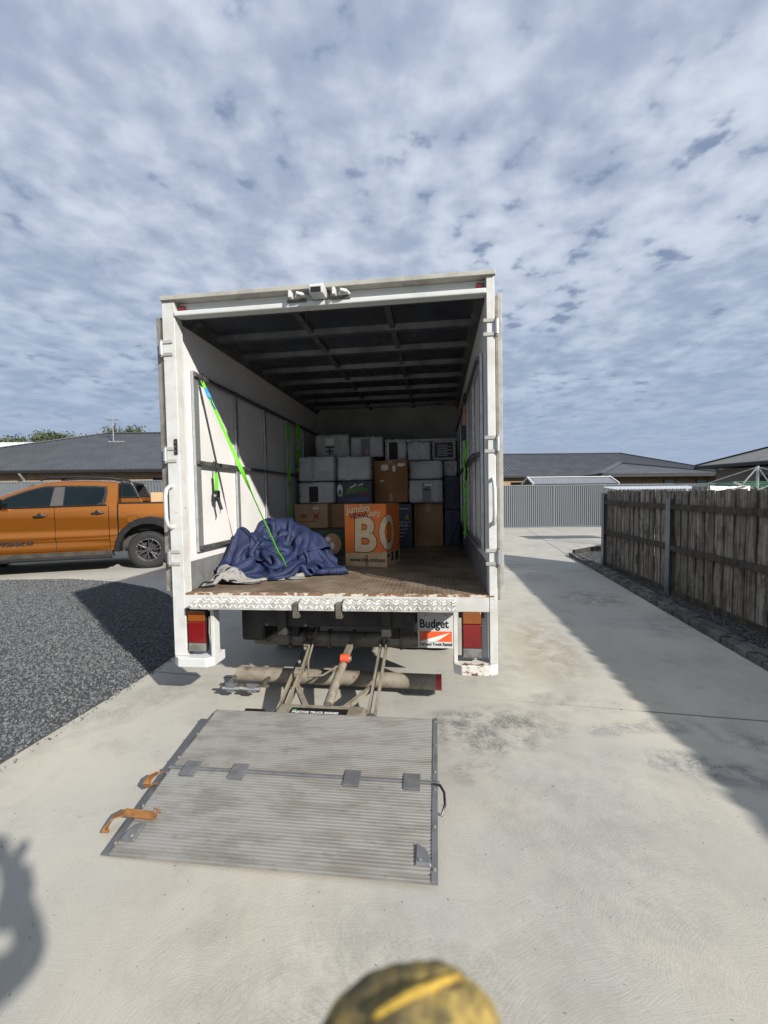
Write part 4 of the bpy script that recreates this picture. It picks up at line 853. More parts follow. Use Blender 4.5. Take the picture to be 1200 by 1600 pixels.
# platform halves (ribbed aluminium)
ZP = lambda y: np.interp(y, [-1.425, -0.925, -0.405], [-0.890, -0.790, -0.716])
X0, X1 = -0.742, 0.812
def platform(ya, yb, th_a, th_b, pitch, label, tip=None):
    mb = MB(); n = int(abs(yb - ya) / pitch); pts = []
    for i in range(n):
        a = ya + (yb - ya) * i / n; q = (yb - ya) / n
        pts += [(a, -0.0035), (a + q * 0.22, 0.0), (a + q * 0.62, 0.0), (a + q * 0.80, -0.0035)] if i % 9 else [(a, -0.010), (a + q * 0.38, -0.010), (a + q * 0.42, 0.0), (a + q * 0.72, 0.0), (a + q * 0.82, -0.0035)]
    pts.append((yb, -0.0035)); prof = [(y, ZP(y) + d) for y, d in pts] + [(yb, ZP(yb) - th_b), (ya, ZP(ya) - th_a)]
    xa, xb = X0 + 0.045, X1 - 0.03
    k = len(prof); mb.add([(xa, y, z) for y, z in prof] + [(xb, y, z) for y, z in prof], [(i, (i + 1) % k, k + (i + 1) % k, k + i) for i in range(k)] + [tuple(range(k)), tuple(range(2 * k - 1, k - 1, -1))])
    p = tp(mb, 'platform_half', m_alu, label=label)
    mb = MB(); e = 0.004     # left ramped edge, right edge strip with bolts
    mb.add([(X0, ya, ZP(ya) - th_a * 0.6), (X0, yb, ZP(yb) - th_b * 0.6), (X0 + 0.0445, yb, ZP(yb) + e), (X0 + 0.0445, ya, ZP(ya) + e), (X0, ya, ZP(ya) - th_a), (X0, yb, ZP(yb) - th_b), (X0 + 0.0445, yb, ZP(yb) - th_b), (X0 + 0.0445, ya, ZP(ya) - th_a)],
           [(0, 1, 2, 3), (0, 4, 5, 1), (3, 2, 6, 7), (4, 7, 6, 5), (1, 5, 6, 2), (0, 3, 7, 4)])
    mb.build('edge_trim', m_alu_edge, p, bevel=0.002)
    mb = MB(); mb.add([(X1 - 0.0295, ya, ZP(ya) + e), (X1 - 0.0295, yb, ZP(yb) + e), (X1, yb, ZP(yb) + e), (X1, ya, ZP(ya) + e), (X1 - 0.0295, ya, ZP(ya) - th_a), (X1 - 0.0295, yb, ZP(yb) - th_b), (X1, yb, ZP(yb) - th_b), (X1, ya, ZP(ya) - th_a)],
           [(0, 1, 2, 3), (0, 4, 5, 1), (3, 2, 6, 7), (4, 7, 6, 5), (1, 5, 6, 2), (0, 3, 7, 4)])
    mb.build('edge_trim', m_alu_edge, p, bevel=0.002)
    for f in (0.08, 0.5, 0.9):
        y = ya + (yb - ya) * f; MB().lathe([(0, 0.004), (0.007, 0.003), (0.008, -0.004)], 10, 'z', (X1 - 0.015, y, ZP(y) + 0.005)).build('bolt', m_rubber, p, smooth=True)
        MB().lathe([(0, 0.004), (0.006, 0.003), (0.007, -0.004)], 10, 'z', (X0 + 0.038, y, ZP(y) + 0.004)).build('bolt', m_rubber, p, smooth=True)
    return p
p1_ = platform(-0.405, -0.912, 0.05, 0.045, 0.0135, 'ribbed aluminium platform half next to the hinge arms')
p2_ = platform(-0.938, -1.425, 0.045, 0.012, 0.0165, 'ribbed aluminium tip half of the platform resting on concrete')
tp(MB().tube([(X0 + 0.02, -0.925, -0.80), (X1 + 0.01, -0.925, -0.80)], 0.011, 10), 'platform_hinge_rod', m_alu_edge, smooth=True)
for x in (-0.586, -0.30, 0.35, 0.675):
    h = MB(); e = 0.0065
    h.add([(x - 0.045, y, ZP(y) + e) for y in (-0.885, -0.925, -0.985)] + [(x + 0.045, y, ZP(y) + e) for y in (-0.885, -0.925, -0.985)] + [(x - 0.045, y, ZP(y) - 0.004) for y in (-0.885, -0.925, -0.985)] + [(x + 0.045, y, ZP(y) - 0.004) for y in (-0.885, -0.925, -0.985)],
          [(0, 1, 4, 3), (1, 2, 5, 4), (0, 6, 7, 1), (1, 7, 8, 2), (3, 4, 10, 9), (4, 5, 11, 10), (0, 3, 9, 6), (2, 8, 11, 5)])
    tp(h, 'hinge_plate', m_alu_edge, 0.002)
for x, fl_ in ((-0.655, 1), (0.745, -1)):
    mb = MB(); cy = -1.365; r = 0.075; arc = [(x + (0.035 * fl_) - fl_ * r * math.cos(t), cy + r * math.sin(t) * 1.25) for t in [i * math.pi / 2 / 8 for i in range(9)]]
    poly = [(x + 0.035 * fl_, cy)] + arc
    vs = [(px_, py_, ZP(py_) + 0.001) for px_, py_ in poly] + [(x + (px_ - x) * 0.82, cy + 0.045 + (py_ - cy - 0.045) * 0.82, ZP(py_) + 0.013) for px_, py_ in poly]; n = len(poly)
    mb.add(vs, [tuple(range(n, 2 * n)), tuple(reversed(range(n)))] + [(i, (i + 1) % n, n + (i + 1) % n, n + i) for i in range(n)])
    f_ = tp(mb, 'foot_switch', m_alu_edge, 0.003); MB().lathe([(0, 0.017), (0.008, 0.016), (0.009, 0.012)], 10, 'z', (x + 0.012 * fl_, cy + 0.02, float(ZP(cy + 0.02)))).build('bolt', m_rubber, f_, smooth=True)
# pull straps and the cable loop
P = [(-0.60, -1.235, ZP(-1.235) + 0.006), (-0.68, -1.24, ZP(-1.24) + 0.016), (-0.75, -1.25, -0.825), (-0.80, -1.265, -0.84), (-0.83, -1.285, -0.885), (-0.822, -1.30, -0.898)]
tp(MB().ribbon(P, 0.045, 0.006, (0, 1, 0.1)), 'pull_strap', m_strapbrown)
mb = MB()
for i in range(26): x = -0.60 - random.uniform(-0.02, 0.05); y = -1.235 + random.uniform(-0.03, 0.03); mb.bar((x, y, ZP(y) + 0.008), (x + random.uniform(-0.02, 0.02), y + random.uniform(-0.012, 0.012), ZP(y) + random.uniform(0.008, 0.022)), 0.002, 0.002)
tp(mb, 'frayed_end', m_strapbrown)['kind'] = 'stuff'
P = [(-0.735, -0.965, -0.80), (-0.765, -0.97, -0.80), (-0.795, -0.99, -0.82), (-0.80, -1.02, -0.84), (-0.77, -1.03, -0.845), (-0.735, -1.03, -0.825)]
tp(MB().ribbon(P, 0.045, 0.006, (0.3, 1, -0.4)), 'pull_strap', m_strapbrown)
P = [(0.79, -0.945, -0.79), (0.825, -0.95, -0.792), (0.845, -0.99, -0.80), (0.848, -1.04, -0.83), (0.83, -1.075, -0.86), (0.80, -1.07, -0.85)]
tp(MB().tube(P, 0.007, 8), 'cable_loop', m_black, smooth=True)
# load-restraint frames on both inner walls
for sgn, xi in ((-1, -1.1655), (1, 1.1855)):
    q = lambda a, b_: sorted((xi - sgn * a, xi - sgn * b_))
    for z in (1.765, 1.045, 0.335): tp(B(*q(0.022, 0.048), 0.2, 3.98, z - 0.016, z + 0.016), 'load_rail', m_rail, 0.003)
    for i, y in enumerate((0.235, 0.97, 1.705, 2.44, 3.175, 3.91)):
        w = 0.038 if i == 0 else 0.027; tp(B(*q(0.0, 0.0215), y - w, y + w, 0.30, 1.80), 'wall_stud', m_galv, 0.002)

# ================================================================== LOAD IN THE TRUCK
def carton(name, label, x0, x1, yf, dep, z0, z1, mat, rz=0.0, cat='box', group=None, bev=0.006):
    "a cardboard carton standing with its front face at yf (truck frame); returns its Empty, local frame x right, y back, z up from its base centre front"
    w = x1 - x0; h = z1 - z0
    t = thing(name, label, cat, group=group, mat4=TM4(((x0 + x1) / 2, yf, z0), rz + random.uniform(-0.05, 0.05)))
    mb = MB(); n = 6
    me = MB().box(-w / 2, w / 2, 0, dep, 0, h).mesh('carton_body', mat)
    bm = bmesh.new(); bm.from_mesh(me); bmesh.ops.subdivide_edges(bm, edges=bm.edges, cuts=4, use_grid_fill=True)
    for v in bm.verts:
        fx = math.cos(v.co.x / w * math.pi); fy = math.cos((v.co.y - dep / 2) / dep * math.pi); fz = math.cos((v.co.z - h / 2) / h * math.pi)
        if abs(v.co.y) < 1e-4: v.co.y -= 0.006 * fx * fz
        if abs(v.co.x - w / 2) < 1e-4: v.co.x += 0.006 * fy * fz
        if abs(v.co.x + w / 2) < 1e-4: v.co.x -= 0.006 * fy * fz
    for v in bm.verts: v.co += Vector((random.uniform(-1, 1), random.uniform(-1, 1), random.uniform(-1, 1) if 0.01 < v.co.z else 0)) * 0.003
    bm.to_mesh(me); bm.free()
    body = link('carton_body', me, t, bevel=bev)
    MB().add([(-w / 2 + 0.004, dep * 0.47, h + 0.0012), (w / 2 - 0.004, dep * 0.47, h + 0.0012), (w / 2 - 0.004, dep * 0.53, h + 0.0012), (-w / 2 + 0.004, dep * 0.53, h + 0.0012)], [(0, 1, 2, 3)]).build('tape', m_tape, t)
    return t, w, h
def patch(t, name, x0, x1, z0, z1, mat, y=-0.0095):
    return MB().box(x0, x1, y, y + 0.0015, z0, z1).build(name, mat, t)
def blob(t, name, pts, mat, y=-0.0095):
    return MB().prism(pts, 'y', y, y + 0.0015).build(name, mat, t)
def ell(cx, cz, rx, rz, n=20, a0=0, a1=2 * math.pi): return [(cx + rx * math.cos(a0 + (a1 - a0) * i / n), cz + rz * math.sin(a0 + (a1 - a0) * i / n)) for i in range(n)]
m_cleartape = MAT('clear_tape', (0.40, 0.40, 0.39), (0.33, 0.33, 0.32), ns=20, rough=0.12)
def wrapped(label, x0, x1, yf, dep, z0, z1, seed, rz=0.0):
    rs = random.Random(seed); w = x1 - x0 - 0.008; h = z1 - z0 - 0.004
    t = thing('wrapped_box', label, 'box', group='boxes wrapped in white plastic', mat4=TM4(((x0 + x1) / 2, yf + rs.uniform(-0.03, 0.03), z0), rz + rs.uniform(-0.05, 0.05)))
    me = MB().box(-w / 2, w / 2, 0, dep, 0, h).mesh('wrapping', m_wrap, True, 180)
    bm = bmesh.new(); bm.from_mesh(me); bmesh.ops.subdivide_edges(bm, edges=bm.edges, cuts=13, use_grid_fill=True)
    rr = min(w, h) * 0.09
    for v in bm.verts:
        c = Vector((v.co.x, v.co.y - dep / 2, v.co.z - h / 2)); lim = Vector((w / 2 - rr, dep / 2 - rr, h / 2 - rr))
        q = Vector(tuple(max(-lim[i], min(lim[i], c[i])) for i in range(3))); d = c - q
        if d.length > 1e-6: c = q + d.normalized() * rr
        s1 = 0.006 * math.sin(c.x * 31 + seed) * math.sin(c.z * 23 + seed * 2) + 0.004 * math.sin(c.x * 70 + c.z * 55 + seed) + rs.uniform(-0.0018, 0.0018)
        nrm = d.normalized() if d.length > 1e-6 else Vector((0, 0, 1)); c = c + nrm * min(s1, 0.004)
        v.co = (c.x, c.y + dep / 2, max(c.z + h / 2, 0.0))
    bm.to_mesh(me); bm.free(); me.shade_smooth()
    link('wrapping', me, t)
    xt = rs.uniform(-0.3, 0.3) * w
    MB().box(xt - 0.024, xt + 0.024, -0.0045, -0.0035, 0.01, h - 0.01).build('tape', m_cleartape, t); return t, w, h
# jumbo printed carton
JW, JD, JH = 0.475, 0.392, 0.655; ja = R(-14.5)
jp = Vector((-0.15, 1.33, 0)); jt = thing('printed_carton', 'orange and tan printed carton with large tan lettering at the front of the load', 'box', mat4=TM4(tuple(jp), ja))
me = MB().box(0, JW, 0, JD, 0, JH).mesh('carton_body', m_cardtan); link('carton_body', me, jt, bevel=0.004)
def fold(me, W_=JW, y=-0.0016):
    "bend flat artwork (x along, z up) around the carton's front right edge"
    bm = bmesh.new(); bm.from_mesh(me)
    bmesh.ops.bisect_plane(bm, geom=bm.verts[:] + bm.edges[:] + bm.faces[:], plane_co=(W_, 0, 0), plane_no=(1, 0, 0))
    for v in bm.verts:
        if v.co.x > W_ + 1e-5: v.co = (W_ - v.co.y, v.co.x - W_, v.co.z)
    bm.to_mesh(me); bm.free()
def art(pts, mat, name, y):
    me = bpy.data.meshes.new(name); me.from_pydata([(x, y, z) for x, z in pts], [], [tuple(range(len(pts)))]); me.materials.append(mat); fold(me); return link(name, me, jt)
art([(0.004, 0.135), (JW + 0.12, 0.165), (JW + JD - 0.004, 0.15), (JW + JD - 0.004, JH - 0.004), (0.004, JH - 0.004)], m_cardor, 'orange_panel', -0.0012)
def jletters(body, size, mat, x, z, bold, y, sx=1.0, shear=0.0, rot=0.0):
    o = lettering(body, size, mat, jt, Matrix.Translation((x, y, z)) @ Matrix.Rotation(-rot, 4, 'Y') @ face_mat((0, 0, 0), (1, 0, 0), (0, 0, 1)), bold=bold, depth=0.0, sx=sx, shear=shear); fold(o.data); return o
m_cream = flat('cream_print', (0.62, 0.46, 0.28), 0.7); m_maroon = flat('maroon_print', (0.14, 0.015, 0.012), 0.7)
jletters('B', 0.50, m_ink, 0.095, 0.175, 0.026, -0.0016, sx=0.92, rot=R(-2)); jletters('B', 0.50, m_cream, 0.095, 0.175, 0.017, -0.0021, sx=0.92, rot=R(-2))
jletters('O', 0.50, m_ink, 0.388, 0.19, 0.026, -0.0018, sx=0.72); jletters('O', 0.50, m_cream, 0.388, 0.19, 0.017, -0.0023, sx=0.72)
jletters('Jumbo', 0.105, m_maroon, 0.036, 0.556, 0.004, -0.0016, rot=R(5)); jletters('Jumbo', 0.105, m_cream, 0.03, 0.561, 0.003, -0.0021, rot=R(5))
jletters('HEAVY', 0.072, m_maroon, 0.068, 0.502, 0.003, -0.0026, rot=R(5)); jletters('duty', 0.085, m_cream, 0.265, 0.527, 0.002, -0.0026, rot=R(5))
jletters('www.bbs.com.au', 0.058, m_ink, 0.055, 0.052, 0.0016, -0.0030, rot=R(1))
for (a, b_, z0, z1) in ((0.46, 0.55, 0.10, 0.13), (0.57, 0.66, 0.05, 0.145), (0.69, 0.82, 0.04, 0.14)): art([(a + 0.03, z0), (b_, z0 + 0.008), (b_, z1 + 0.008), (a + 0.03, z1)], m_ink, 'side_print', -0.002)
art([(JW * 0.48, 0.0), (JW * 0.56, 0.0), (JW * 0.56, 0.13), (JW * 0.48, 0.13)], m_tape, 'tape', -0.0024)
# lower row
t, w, h = carton('carton', 'tan carton with red printed symbols behind the blue blanket', -1.134, -0.655, 2.6, 0.42, 0.0, 0.645, m_cardtan)
blob(t, 'red_print', ell(-0.1, 0.47, 0.05, 0.035, 14, 0, math.pi), m_redink); patch(t, 'red_print', -0.145, -0.055, 0.45, 0.462, m_redink)
for q in ((0.03, 0.42, 0.12, 0.53), (0.12, 0.42, 0.03, 0.53)): MB().bar((q[0], -0.009, q[1]), (q[2], -0.009, q[3]), 0.002, 0.016, up=(1, 0, 0)).build('red_print', m_redink, t)
blob(t, 'red_print', ell(0.075, 0.475, 0.035, 0.03), m_redink); patch(t, 'label_sticker', 0.03, 0.115, 0.57, 0.60, m_paper)
for i in range(8): patch(t, 'red_print', -0.17 + i * 0.032, -0.15 + i * 0.032, 0.395, 0.415, m_redink)
patch(t, 'front_tape', -0.03, 0.05, 0.48, 0.643, m_tape, -0.0085)
carton('carton', 'plain orange brown carton between red printed carton and the jumbo carton', -0.648, -0.25, 2.7, 0.42, 0.0, 0.640, m_card)
t, w, h = carton('printed_carton', 'dark navy printed carton beside the jumbo carton', 0.2, 0.475, 2.9, 0.4, 0.0, 0.62, m_navy)
for i in range(5): patch(t, 'pale_print', -0.1 + 0.02 * (i % 2), 0.02 + 0.025 * i, 0.16 + i * 0.05, 0.165 + i * 0.05, m_paper)
blob(t, 'yellow_print', [(0.03, 0.4), (0.1, 0.4), (0.07, 0.48)], flat('mustard_print', (0.35, 0.27, 0.03), 0.6)); patch(t, 'pale_print', -0.09, 0.09, 0.545, 0.552, m_paper)
for i in range(7): MB().bar((-0.09 + i * 0.024, -0.009, 0.29 + 0.03 * (i % 2)), (-0.08 + i * 0.024, -0.009, 0.35 - 0.02 * (i % 3)), 0.0015, 0.006, up=(1, 0, 0)).build('pale_print', m_paper, t)
t, w, h = carton('carton', 'tall plain brown carton standing on the deck under the white bundles', 0.496, 0.91, 3.1, 0.45, 0.0, 0.617, m_card)
patch(t, 'front_tape', -0.035, 0.035, 0.50, 0.615, m_tape, -0.0085); patch(t, 'front_tape', -0.03, 0.03, 0.002, 0.07, m_tape, -0.0085)
t, w, h = carton('fruit_carton', 'low dark green fruit carton with a tan disc behind the blanket', -0.82, -0.285, 2.0, 0.40, 0.0, 0.335, m_greenprint)
blob(t, 'tan_disc', ell(0.1, 0.16, 0.115, 0.13), m_tanprint); blob(t, 'white_spot', ell(0.05, 0.22, 0.035, 0.03), m_paper, -0.0115); blob(t, 'white_spot', ell(0.1, 0.14, 0.03, 0.045), m_paper, -0.0115); blob(t, 'white_spot', ell(0.02, 0.15, 0.02, 0.03), m_paper, -0.0115)
blob(t, 'hand_hole', ell(-0.16, 0.26, 0.05, 0.018), m_ink)
carton('carton', 'dark carton low against the right wall', 0.93, 1.15, 3.15, 0.42, 0.0, 0.52, m_navy)
carton('carton', 'upper dark carton against the right wall under a wrapped bundle', 0.93, 1.15, 3.2, 0.42, 0.524, 1.0, m_navy)
# second row
t, w, h = wrapped('white wrapped box with a black panel resting on the red printed carton', -1.069, -0.56, 2.62, 0.95, 0.648, 0.948, 11); patch(t, 'black_panel', -0.10, 0.03, 0.02, 0.235, m_ink, -0.006)
t, w, h = carton('printed_carton', 'blue and green picture printed carton between the wrapped boxes', -0.552, -0.062, 2.72, 0.9, 0.643, 0.948, m_navy)
gpr = flat('leaf_green_print', (0.05, 0.16, 0.03), 0.5); blob(t, 'green_hill', [(-0.12, 0.12), (0.2, 0.16), (0.2, 0.2), (0.05, 0.24), (-0.1, 0.2)], gpr); blob(t, 'round_print', ell(-0.2, 0.18, 0.04, 0.085), m_paper); blob(t, 'green_dot', ell(-0.2, 0.15, 0.025, 0.04), gpr, -0.0115)
blob(t, 'white_streak', [(-0.06, 0.2), (0.04, 0.25), (0.03, 0.27), (-0.06, 0.22)], m_paper, -0.0115); blob(t, 'white_streak', [(0.06, 0.235), (0.13, 0.255), (0.13, 0.275), (0.07, 0.255)], m_paper, -0.0115); blob(t, 'red_spot', [(0.1, 0.13), (0.17, 0.12), (0.17, 0.16), (0.1, 0.15)], m_redink, -0.0115); blob(t, 'blue_band', [(-0.14, 0.03), (0.2, 0.02), (0.2, 0.09), (-0.14, 0.06)], flat('blue_print', (0.03, 0.06, 0.2), 0.5))
t, w, h = carton('carton', 'tall red brown carton with torn white stickers in the middle of the stack', -0.052, 0.42, 2.92, 0.75, 0.642, 1.233, m_carddark)
for (a, b_, c_, d_) in ((-0.13, -0.03, 0.46, 0.53), (0.03, 0.075, 0.44, 0.52), (0.10, 0.21, 0.51, 0.545), (-0.16, -0.085, 0.30, 0.315)):
    blob(t, 'torn_sticker', [(a, c_), (a + (b_ - a) * 0.5, c_ - 0.012), (b_, c_ + 0.008), (b_ - 0.008, d_), (a + 0.02, d_ + 0.006), (a - 0.006, d_ - 0.02)], m_paper)
patch(t, 'front_tape', -0.03, 0.03, 0.53, 0.59, m_tape, -0.0085); patch(t, 'front_tape', -0.025, 0.025, 0.003, 0.13, m_tape, -0.0085)
t, w, h = wrapped('white wrapped box with grey window and dark strap print above plain brown carton', 0.424, 0.92, 2.95, 0.85, 0.622, 0.958, 12)
patch(t, 'clear_window', -0.05, 0.07, 0.02, 0.29, flat('grey_film', (0.16, 0.16, 0.17), 0.3), -0.006); patch(t, 'white_tag', -0.02, 0.09, 0.24, 0.275, m_paper, -0.008); patch(t, 'dark_print', -0.03, 0.05, 0.18, 0.205, m_ink, -0.008)
# third row
wrapped('plain white wrapped box against the left wall, second from the top', -1.08, -0.554, 2.66, 0.95, 0.951, 1.305, 13, R(-2))
wrapped('plain white wrapped box on the picture printed carton', -0.549, -0.06, 2.74, 0.95, 0.952, 1.30, 14)
wrapped('grey white wrapped box beside the tall red brown carton', 0.425, 0.915, 3.02, 0.85, 0.961, 1.235, 15)
# top row
t, w, h = wrapped('wrapped box with white label and black mark at top left of stack', -0.965, -0.44, 3.12, 0.6, 1.308, 1.665, 16)
patch(t, 'white_label', -0.10, 0.04, 0.19, 0.29, m_paper, -0.006); patch(t, 'black_mark', -0.10, 0.04, 0.15, 0.17, m_ink, -0.008); patch(t, 'black_mark', -0.04, -0.02, 0.05, 0.15, m_ink, -0.008); patch(t, 'black_mark', -0.09, 0.03, 0.095, 0.11, m_ink, -0.008)
t, w, h = wrapped('wrapped box with a picture strip and pink spot in the top row', -0.435, 0.06, 3.14, 0.6, 1.304, 1.62, 17)
patch(t, 'picture_strip', -0.08, 0.05, 0.02, 0.27, flat('grey_picture', (0.14, 0.145, 0.15), 0.4), -0.006); blob(t, 'pink_spot', ell(0.01, 0.08, 0.035, 0.05), flat('pink_print', (0.5, 0.2, 0.15), 0.5), -0.008)
t, w, h = wrapped('narrow wrapped box with a black panel above the red brown carton', 0.075, 0.40, 3.2, 0.5, 1.237, 1.575, 18); patch(t, 'black_panel', -0.1, 0.03, 0.03, 0.28, m_ink, -0.006)
wrapped('plain wrapped box in the top row above the grey white box', 0.405, 0.75, 3.16, 0.6, 1.239, 1.52, 19)
t, w, h = wrapped('wrapped bundle with printed lines at the right end of the top row', 0.757, 1.12, 3.24, 0.6, 1.239, 1.535, 20)
patch(t, 'dark_panel', -0.14, 0.13, 0.04, 0.26, m_navy, -0.006)
for i in range(7): patch(t, 'printed_line', -0.09, 0.05 + 0.06 * (i % 2), 0.07 + i * 0.025, 0.076 + i * 0.025, m_paper, -0.008)
wrapped('small wrapped bundle wedged against the right wall under the printed one', 0.925, 1.13, 3.24, 0.6, 1.003, 1.236, 21)

# ------------------------------------------------------------------ blankets (position-based cloth settled on a lumpy heap)
def settle(nx, ny, sx, sy, pos0, heap, steps=110, its=14, xmin=-1.13, bend=0.42, seed=1):
    rs = np.random.default_rng(seed); P = pos0.copy(); V = np.zeros_like(P); dx, dy = sx / (nx - 1), sy / (ny - 1); dt = 1 / 60
    cons = []
    for (di, dj, k) in ((1, 0, 1.0), (0, 1, 1.0), (1, 1, 0.6), (1, -1, 0.6), (2, 0, bend), (0, 2, bend), (4, 0, bend * 0.5), (0, 4, bend * 0.5)):
        L = math.hypot(di * dx, dj * dy); i0 = slice(0, nx - di); i1 = slice(di, nx)
        j0 = slice(0, ny - dj) if dj >= 0 else slice(-dj, ny); j1 = slice(dj, ny) if dj >= 0 else slice(0, ny + dj)
        cons.append((j0, i0, j1, i1, L, k * 0.5))
    for st_ in range(steps):
        V[:, :, 2] -= 9.8 * dt; V *= 0.94; Q = P + V * dt
        for it in range(its):
            for (j0, i0, j1, i1, L, k) in cons:
                d = Q[j1, i1] - Q[j0, i0]; l = np.linalg.norm(d, axis=2, keepdims=True) + 1e-9
                c = d * (l - L) / l * (0.5 * k); Q[j0, i0] += c; Q[j1, i1] -= c
            zf = heap(Q[:, :, 0], Q[:, :, 1]) + 0.006; hit = Q[:, :, 2] < zf
            Q[:, :, 2] = np.where(hit, zf, Q[:, :, 2])
            Q[:, :, :2] = np.where(hit[:, :, None], Q[:, :, :2] * 0.3 + P[:, :, :2] * 0.7, Q[:, :, :2])
            Q[:, :, 0] = np.maximum(Q[:, :, 0], xmin)
        V = (Q - P) / dt; P = Q
    return P
def blanket(name, label, P, mat, sx, sy, th=0.008, group=None, origin=None, cat='blanket'):
    ny, nx, _ = P.shape; o3 = np.array(origin)
    V = (P - o3).reshape(-1, 3); f = [(j * nx + i, j * nx + i + 1, (j + 1) * nx + i + 1, (j + 1) * nx + i) for j in range(ny - 1) for i in range(nx - 1)]
    me = bpy.data.meshes.new(name); me.from_pydata(V.tolist(), [], f); me.materials.append(mat)
    uv = me.uv_layers.new(name='cloth'); li = np.array([l.vertex_index for l in me.loops]); uvs = np.stack([(li % nx) / (nx - 1) * sx, (li // nx) / (ny - 1) * sy], 1); uv.data.foreach_set('uv', uvs.astype(np.float32).ravel())
    me.shade_smooth(); ob = bpy.data.objects.new(name, me); COL.objects.link(ob); ob.matrix_world = TM4(tuple(origin))
    md = ob.modifiers.new('subd', 'SUBSURF'); md.levels = 1; md.render_levels = 1
    md = ob.modifiers.new('thick', 'SOLIDIFY'); md.thickness = th; md.offset = 1.0
    return props(ob, label, cat, group)
def edging_of(ob, P, origin):
    ny, nx, _ = P.shape; loop = [P[0, i] for i in range(nx)] + [P[j, nx - 1] for j in range(1, ny)] + [P[ny - 1, i] for i in range(nx - 2, -1, -1)] + [P[j, 0] for j in range(ny - 2, 0, -1)]
    MB().tube([Vector(p - np.array(origin)) + Vector((0, 0, 0.004)) for p in loop] + [Vector(loop[0] - np.array(origin))], 0.008, 6, cap=False).build('edging', m_black, ob, smooth=True)
def bump(x, y, cx, cy, h, rx, ry): return h * np.exp(-(((x - cx) / rx) ** 2 + ((y - cy) / ry) ** 2))
def heap1(x, y):
    z = np.maximum(bump(x, y, -0.80, 1.14, 0.49, 0.36, 0.26), bump(x, y, -0.52, 1.1, 0.34, 0.26, 0.26)); z = np.maximum(np.maximum(z, bump(x, y, -1.02, 0.78, 0.43, 0.18, 0.2)), bump(x, y, -0.70, 0.80, 0.27, 0.2, 0.16))
    return np.maximum(z + 0.02 * np.sin(x * 19 + y * 7) * np.sin(y * 16 - x * 5) * (z > 0.08), 0.0)
def crumple(nx, ny, cx, cy, wx, wy, z, ang, amp, seed):
    rs = np.random.default_rng(seed); u, v = np.meshgrid(np.linspace(-0.5, 0.5, nx), np.linspace(-0.5, 0.5, ny)); zz = np.zeros_like(u); du = np.zeros_like(u); dv = np.zeros_like(u)
    for k in range(14):
        a = rs.uniform(0, 6.28); f = rs.uniform(2, 8) * 6.28; p = rs.uniform(0, 6.28); w_ = np.sin(f * (u * math.cos(a) + v * math.sin(a)) + p); zz += amp * w_ * rs.uniform(0.3, 1) * 5 / f * 2.2
        du += 0.006 * w_ * rs.normal(); dv += 0.006 * w_ * rs.normal()
    ca, sa = math.cos(ang), math.sin(ang); x = u * wx; y = v * wy
    return np.stack([cx + ca * x - sa * y + du, cy + sa * x + ca * y + dv, z + zz + rs.normal(0, 0.002, u.shape)], 2)
NX, NY = 84, 76
Pa = settle(NX, NY, 1.9, 1.6, crumple(NX, NY, -0.74, 0.98, 0.98, 0.98, 0.60, 0.35, 0.20, 5), heap1, seed=5)
blanket('moving_blanket', 'crumpled blue quilted moving blanket heaped at the left of the deck', Pa, m_quilt, 1.9, 1.6, origin=(-0.74, 0.95, 0.0), group='blue moving blankets')
# second blue blanket draped across the first: the heap for it is the top of the first one
gx, gy = np.linspace(-1.25, 0.1, 90), np.linspace(0.1, 1.9, 110); HH = np.zeros((110, 90))
ix = np.clip(((Pa[:, :, 0] + 1.25) / 1.35 * 89).round().astype(int), 0, 89).ravel(); iy = np.clip(((Pa[:, :, 1] - 0.1) / 1.8 * 109).round().astype(int), 0, 109).ravel()
np.maximum.at(HH, (iy, ix), Pa[:, :, 2].ravel())
for _ in range(4):
    Hp = np.pad(HH, 1, mode='edge'); HH = np.maximum(HH, (Hp[1:-1, :-2] + Hp[1:-1, 2:] + Hp[:-2, 1:-1] + Hp[2:, 1:-1]) / 4)
def heap2(x, y):
    fx = np.clip((x + 1.25) / 1.35 * 89, 0, 88.99); fy = np.clip((y - 0.1) / 1.8 * 109, 0, 108.99); i = fx.astype(int); j = fy.astype(int); a = fx - i; b_ = fy - j
    return HH[j, i] * (1 - a) * (1 - b_) + HH[j, i + 1] * a * (1 - b_) + HH[j + 1, i] * (1 - a) * b_ + HH[j + 1, i + 1] * a * b_ + 0.008
Pb = settle(70, 60, 1.25, 1.05, crumple(70, 60, -0.80, 1.02, 0.78, 0.66, 0.78, -0.5, 0.15, 8), heap2, steps=90, seed=8)
blanket('moving_blanket', 'second blue quilted blanket thrown over the top of the heap', Pb, m_quilt, 1.25, 1.05, origin=(-0.8, 1.0, 0.0), group='blue moving blankets')
def heap3(x, y): return np.maximum(np.maximum(bump(x, y, -1.0, 0.42, 0.13, 0.12, 0.13), bump(x, y, -1.12, 0.5, 0.16, 0.08, 0.1)), 0)
Pc = settle(46, 40, 0.62, 0.5, crumple(46, 40, -0.98, 0.46, 0.40, 0.38, 0.22, 0.3, 0.05, 3), heap3, steps=70, seed=3)
blanket('felt_blanket', 'grey felt blanket with dark edging slumped against the left wall', Pc, m_greycloth, 0.62, 0.5, origin=(-0.98, 0.45, 0.0)); edging_of(bpy.data.objects['felt_blanket'], Pc, (-0.98, 0.45, 0.0))
def heap4(x, y): return np.maximum(bump(x, y, -0.6, 0.66, 0.045, 0.1, 0.08), 0)
Pd = settle(40, 30, 0.5, 0.34, crumple(40, 30, -0.60, 0.66, 0.32, 0.2, 0.12, 0.25, 0.03, 4), heap4, steps=60, seed=4)
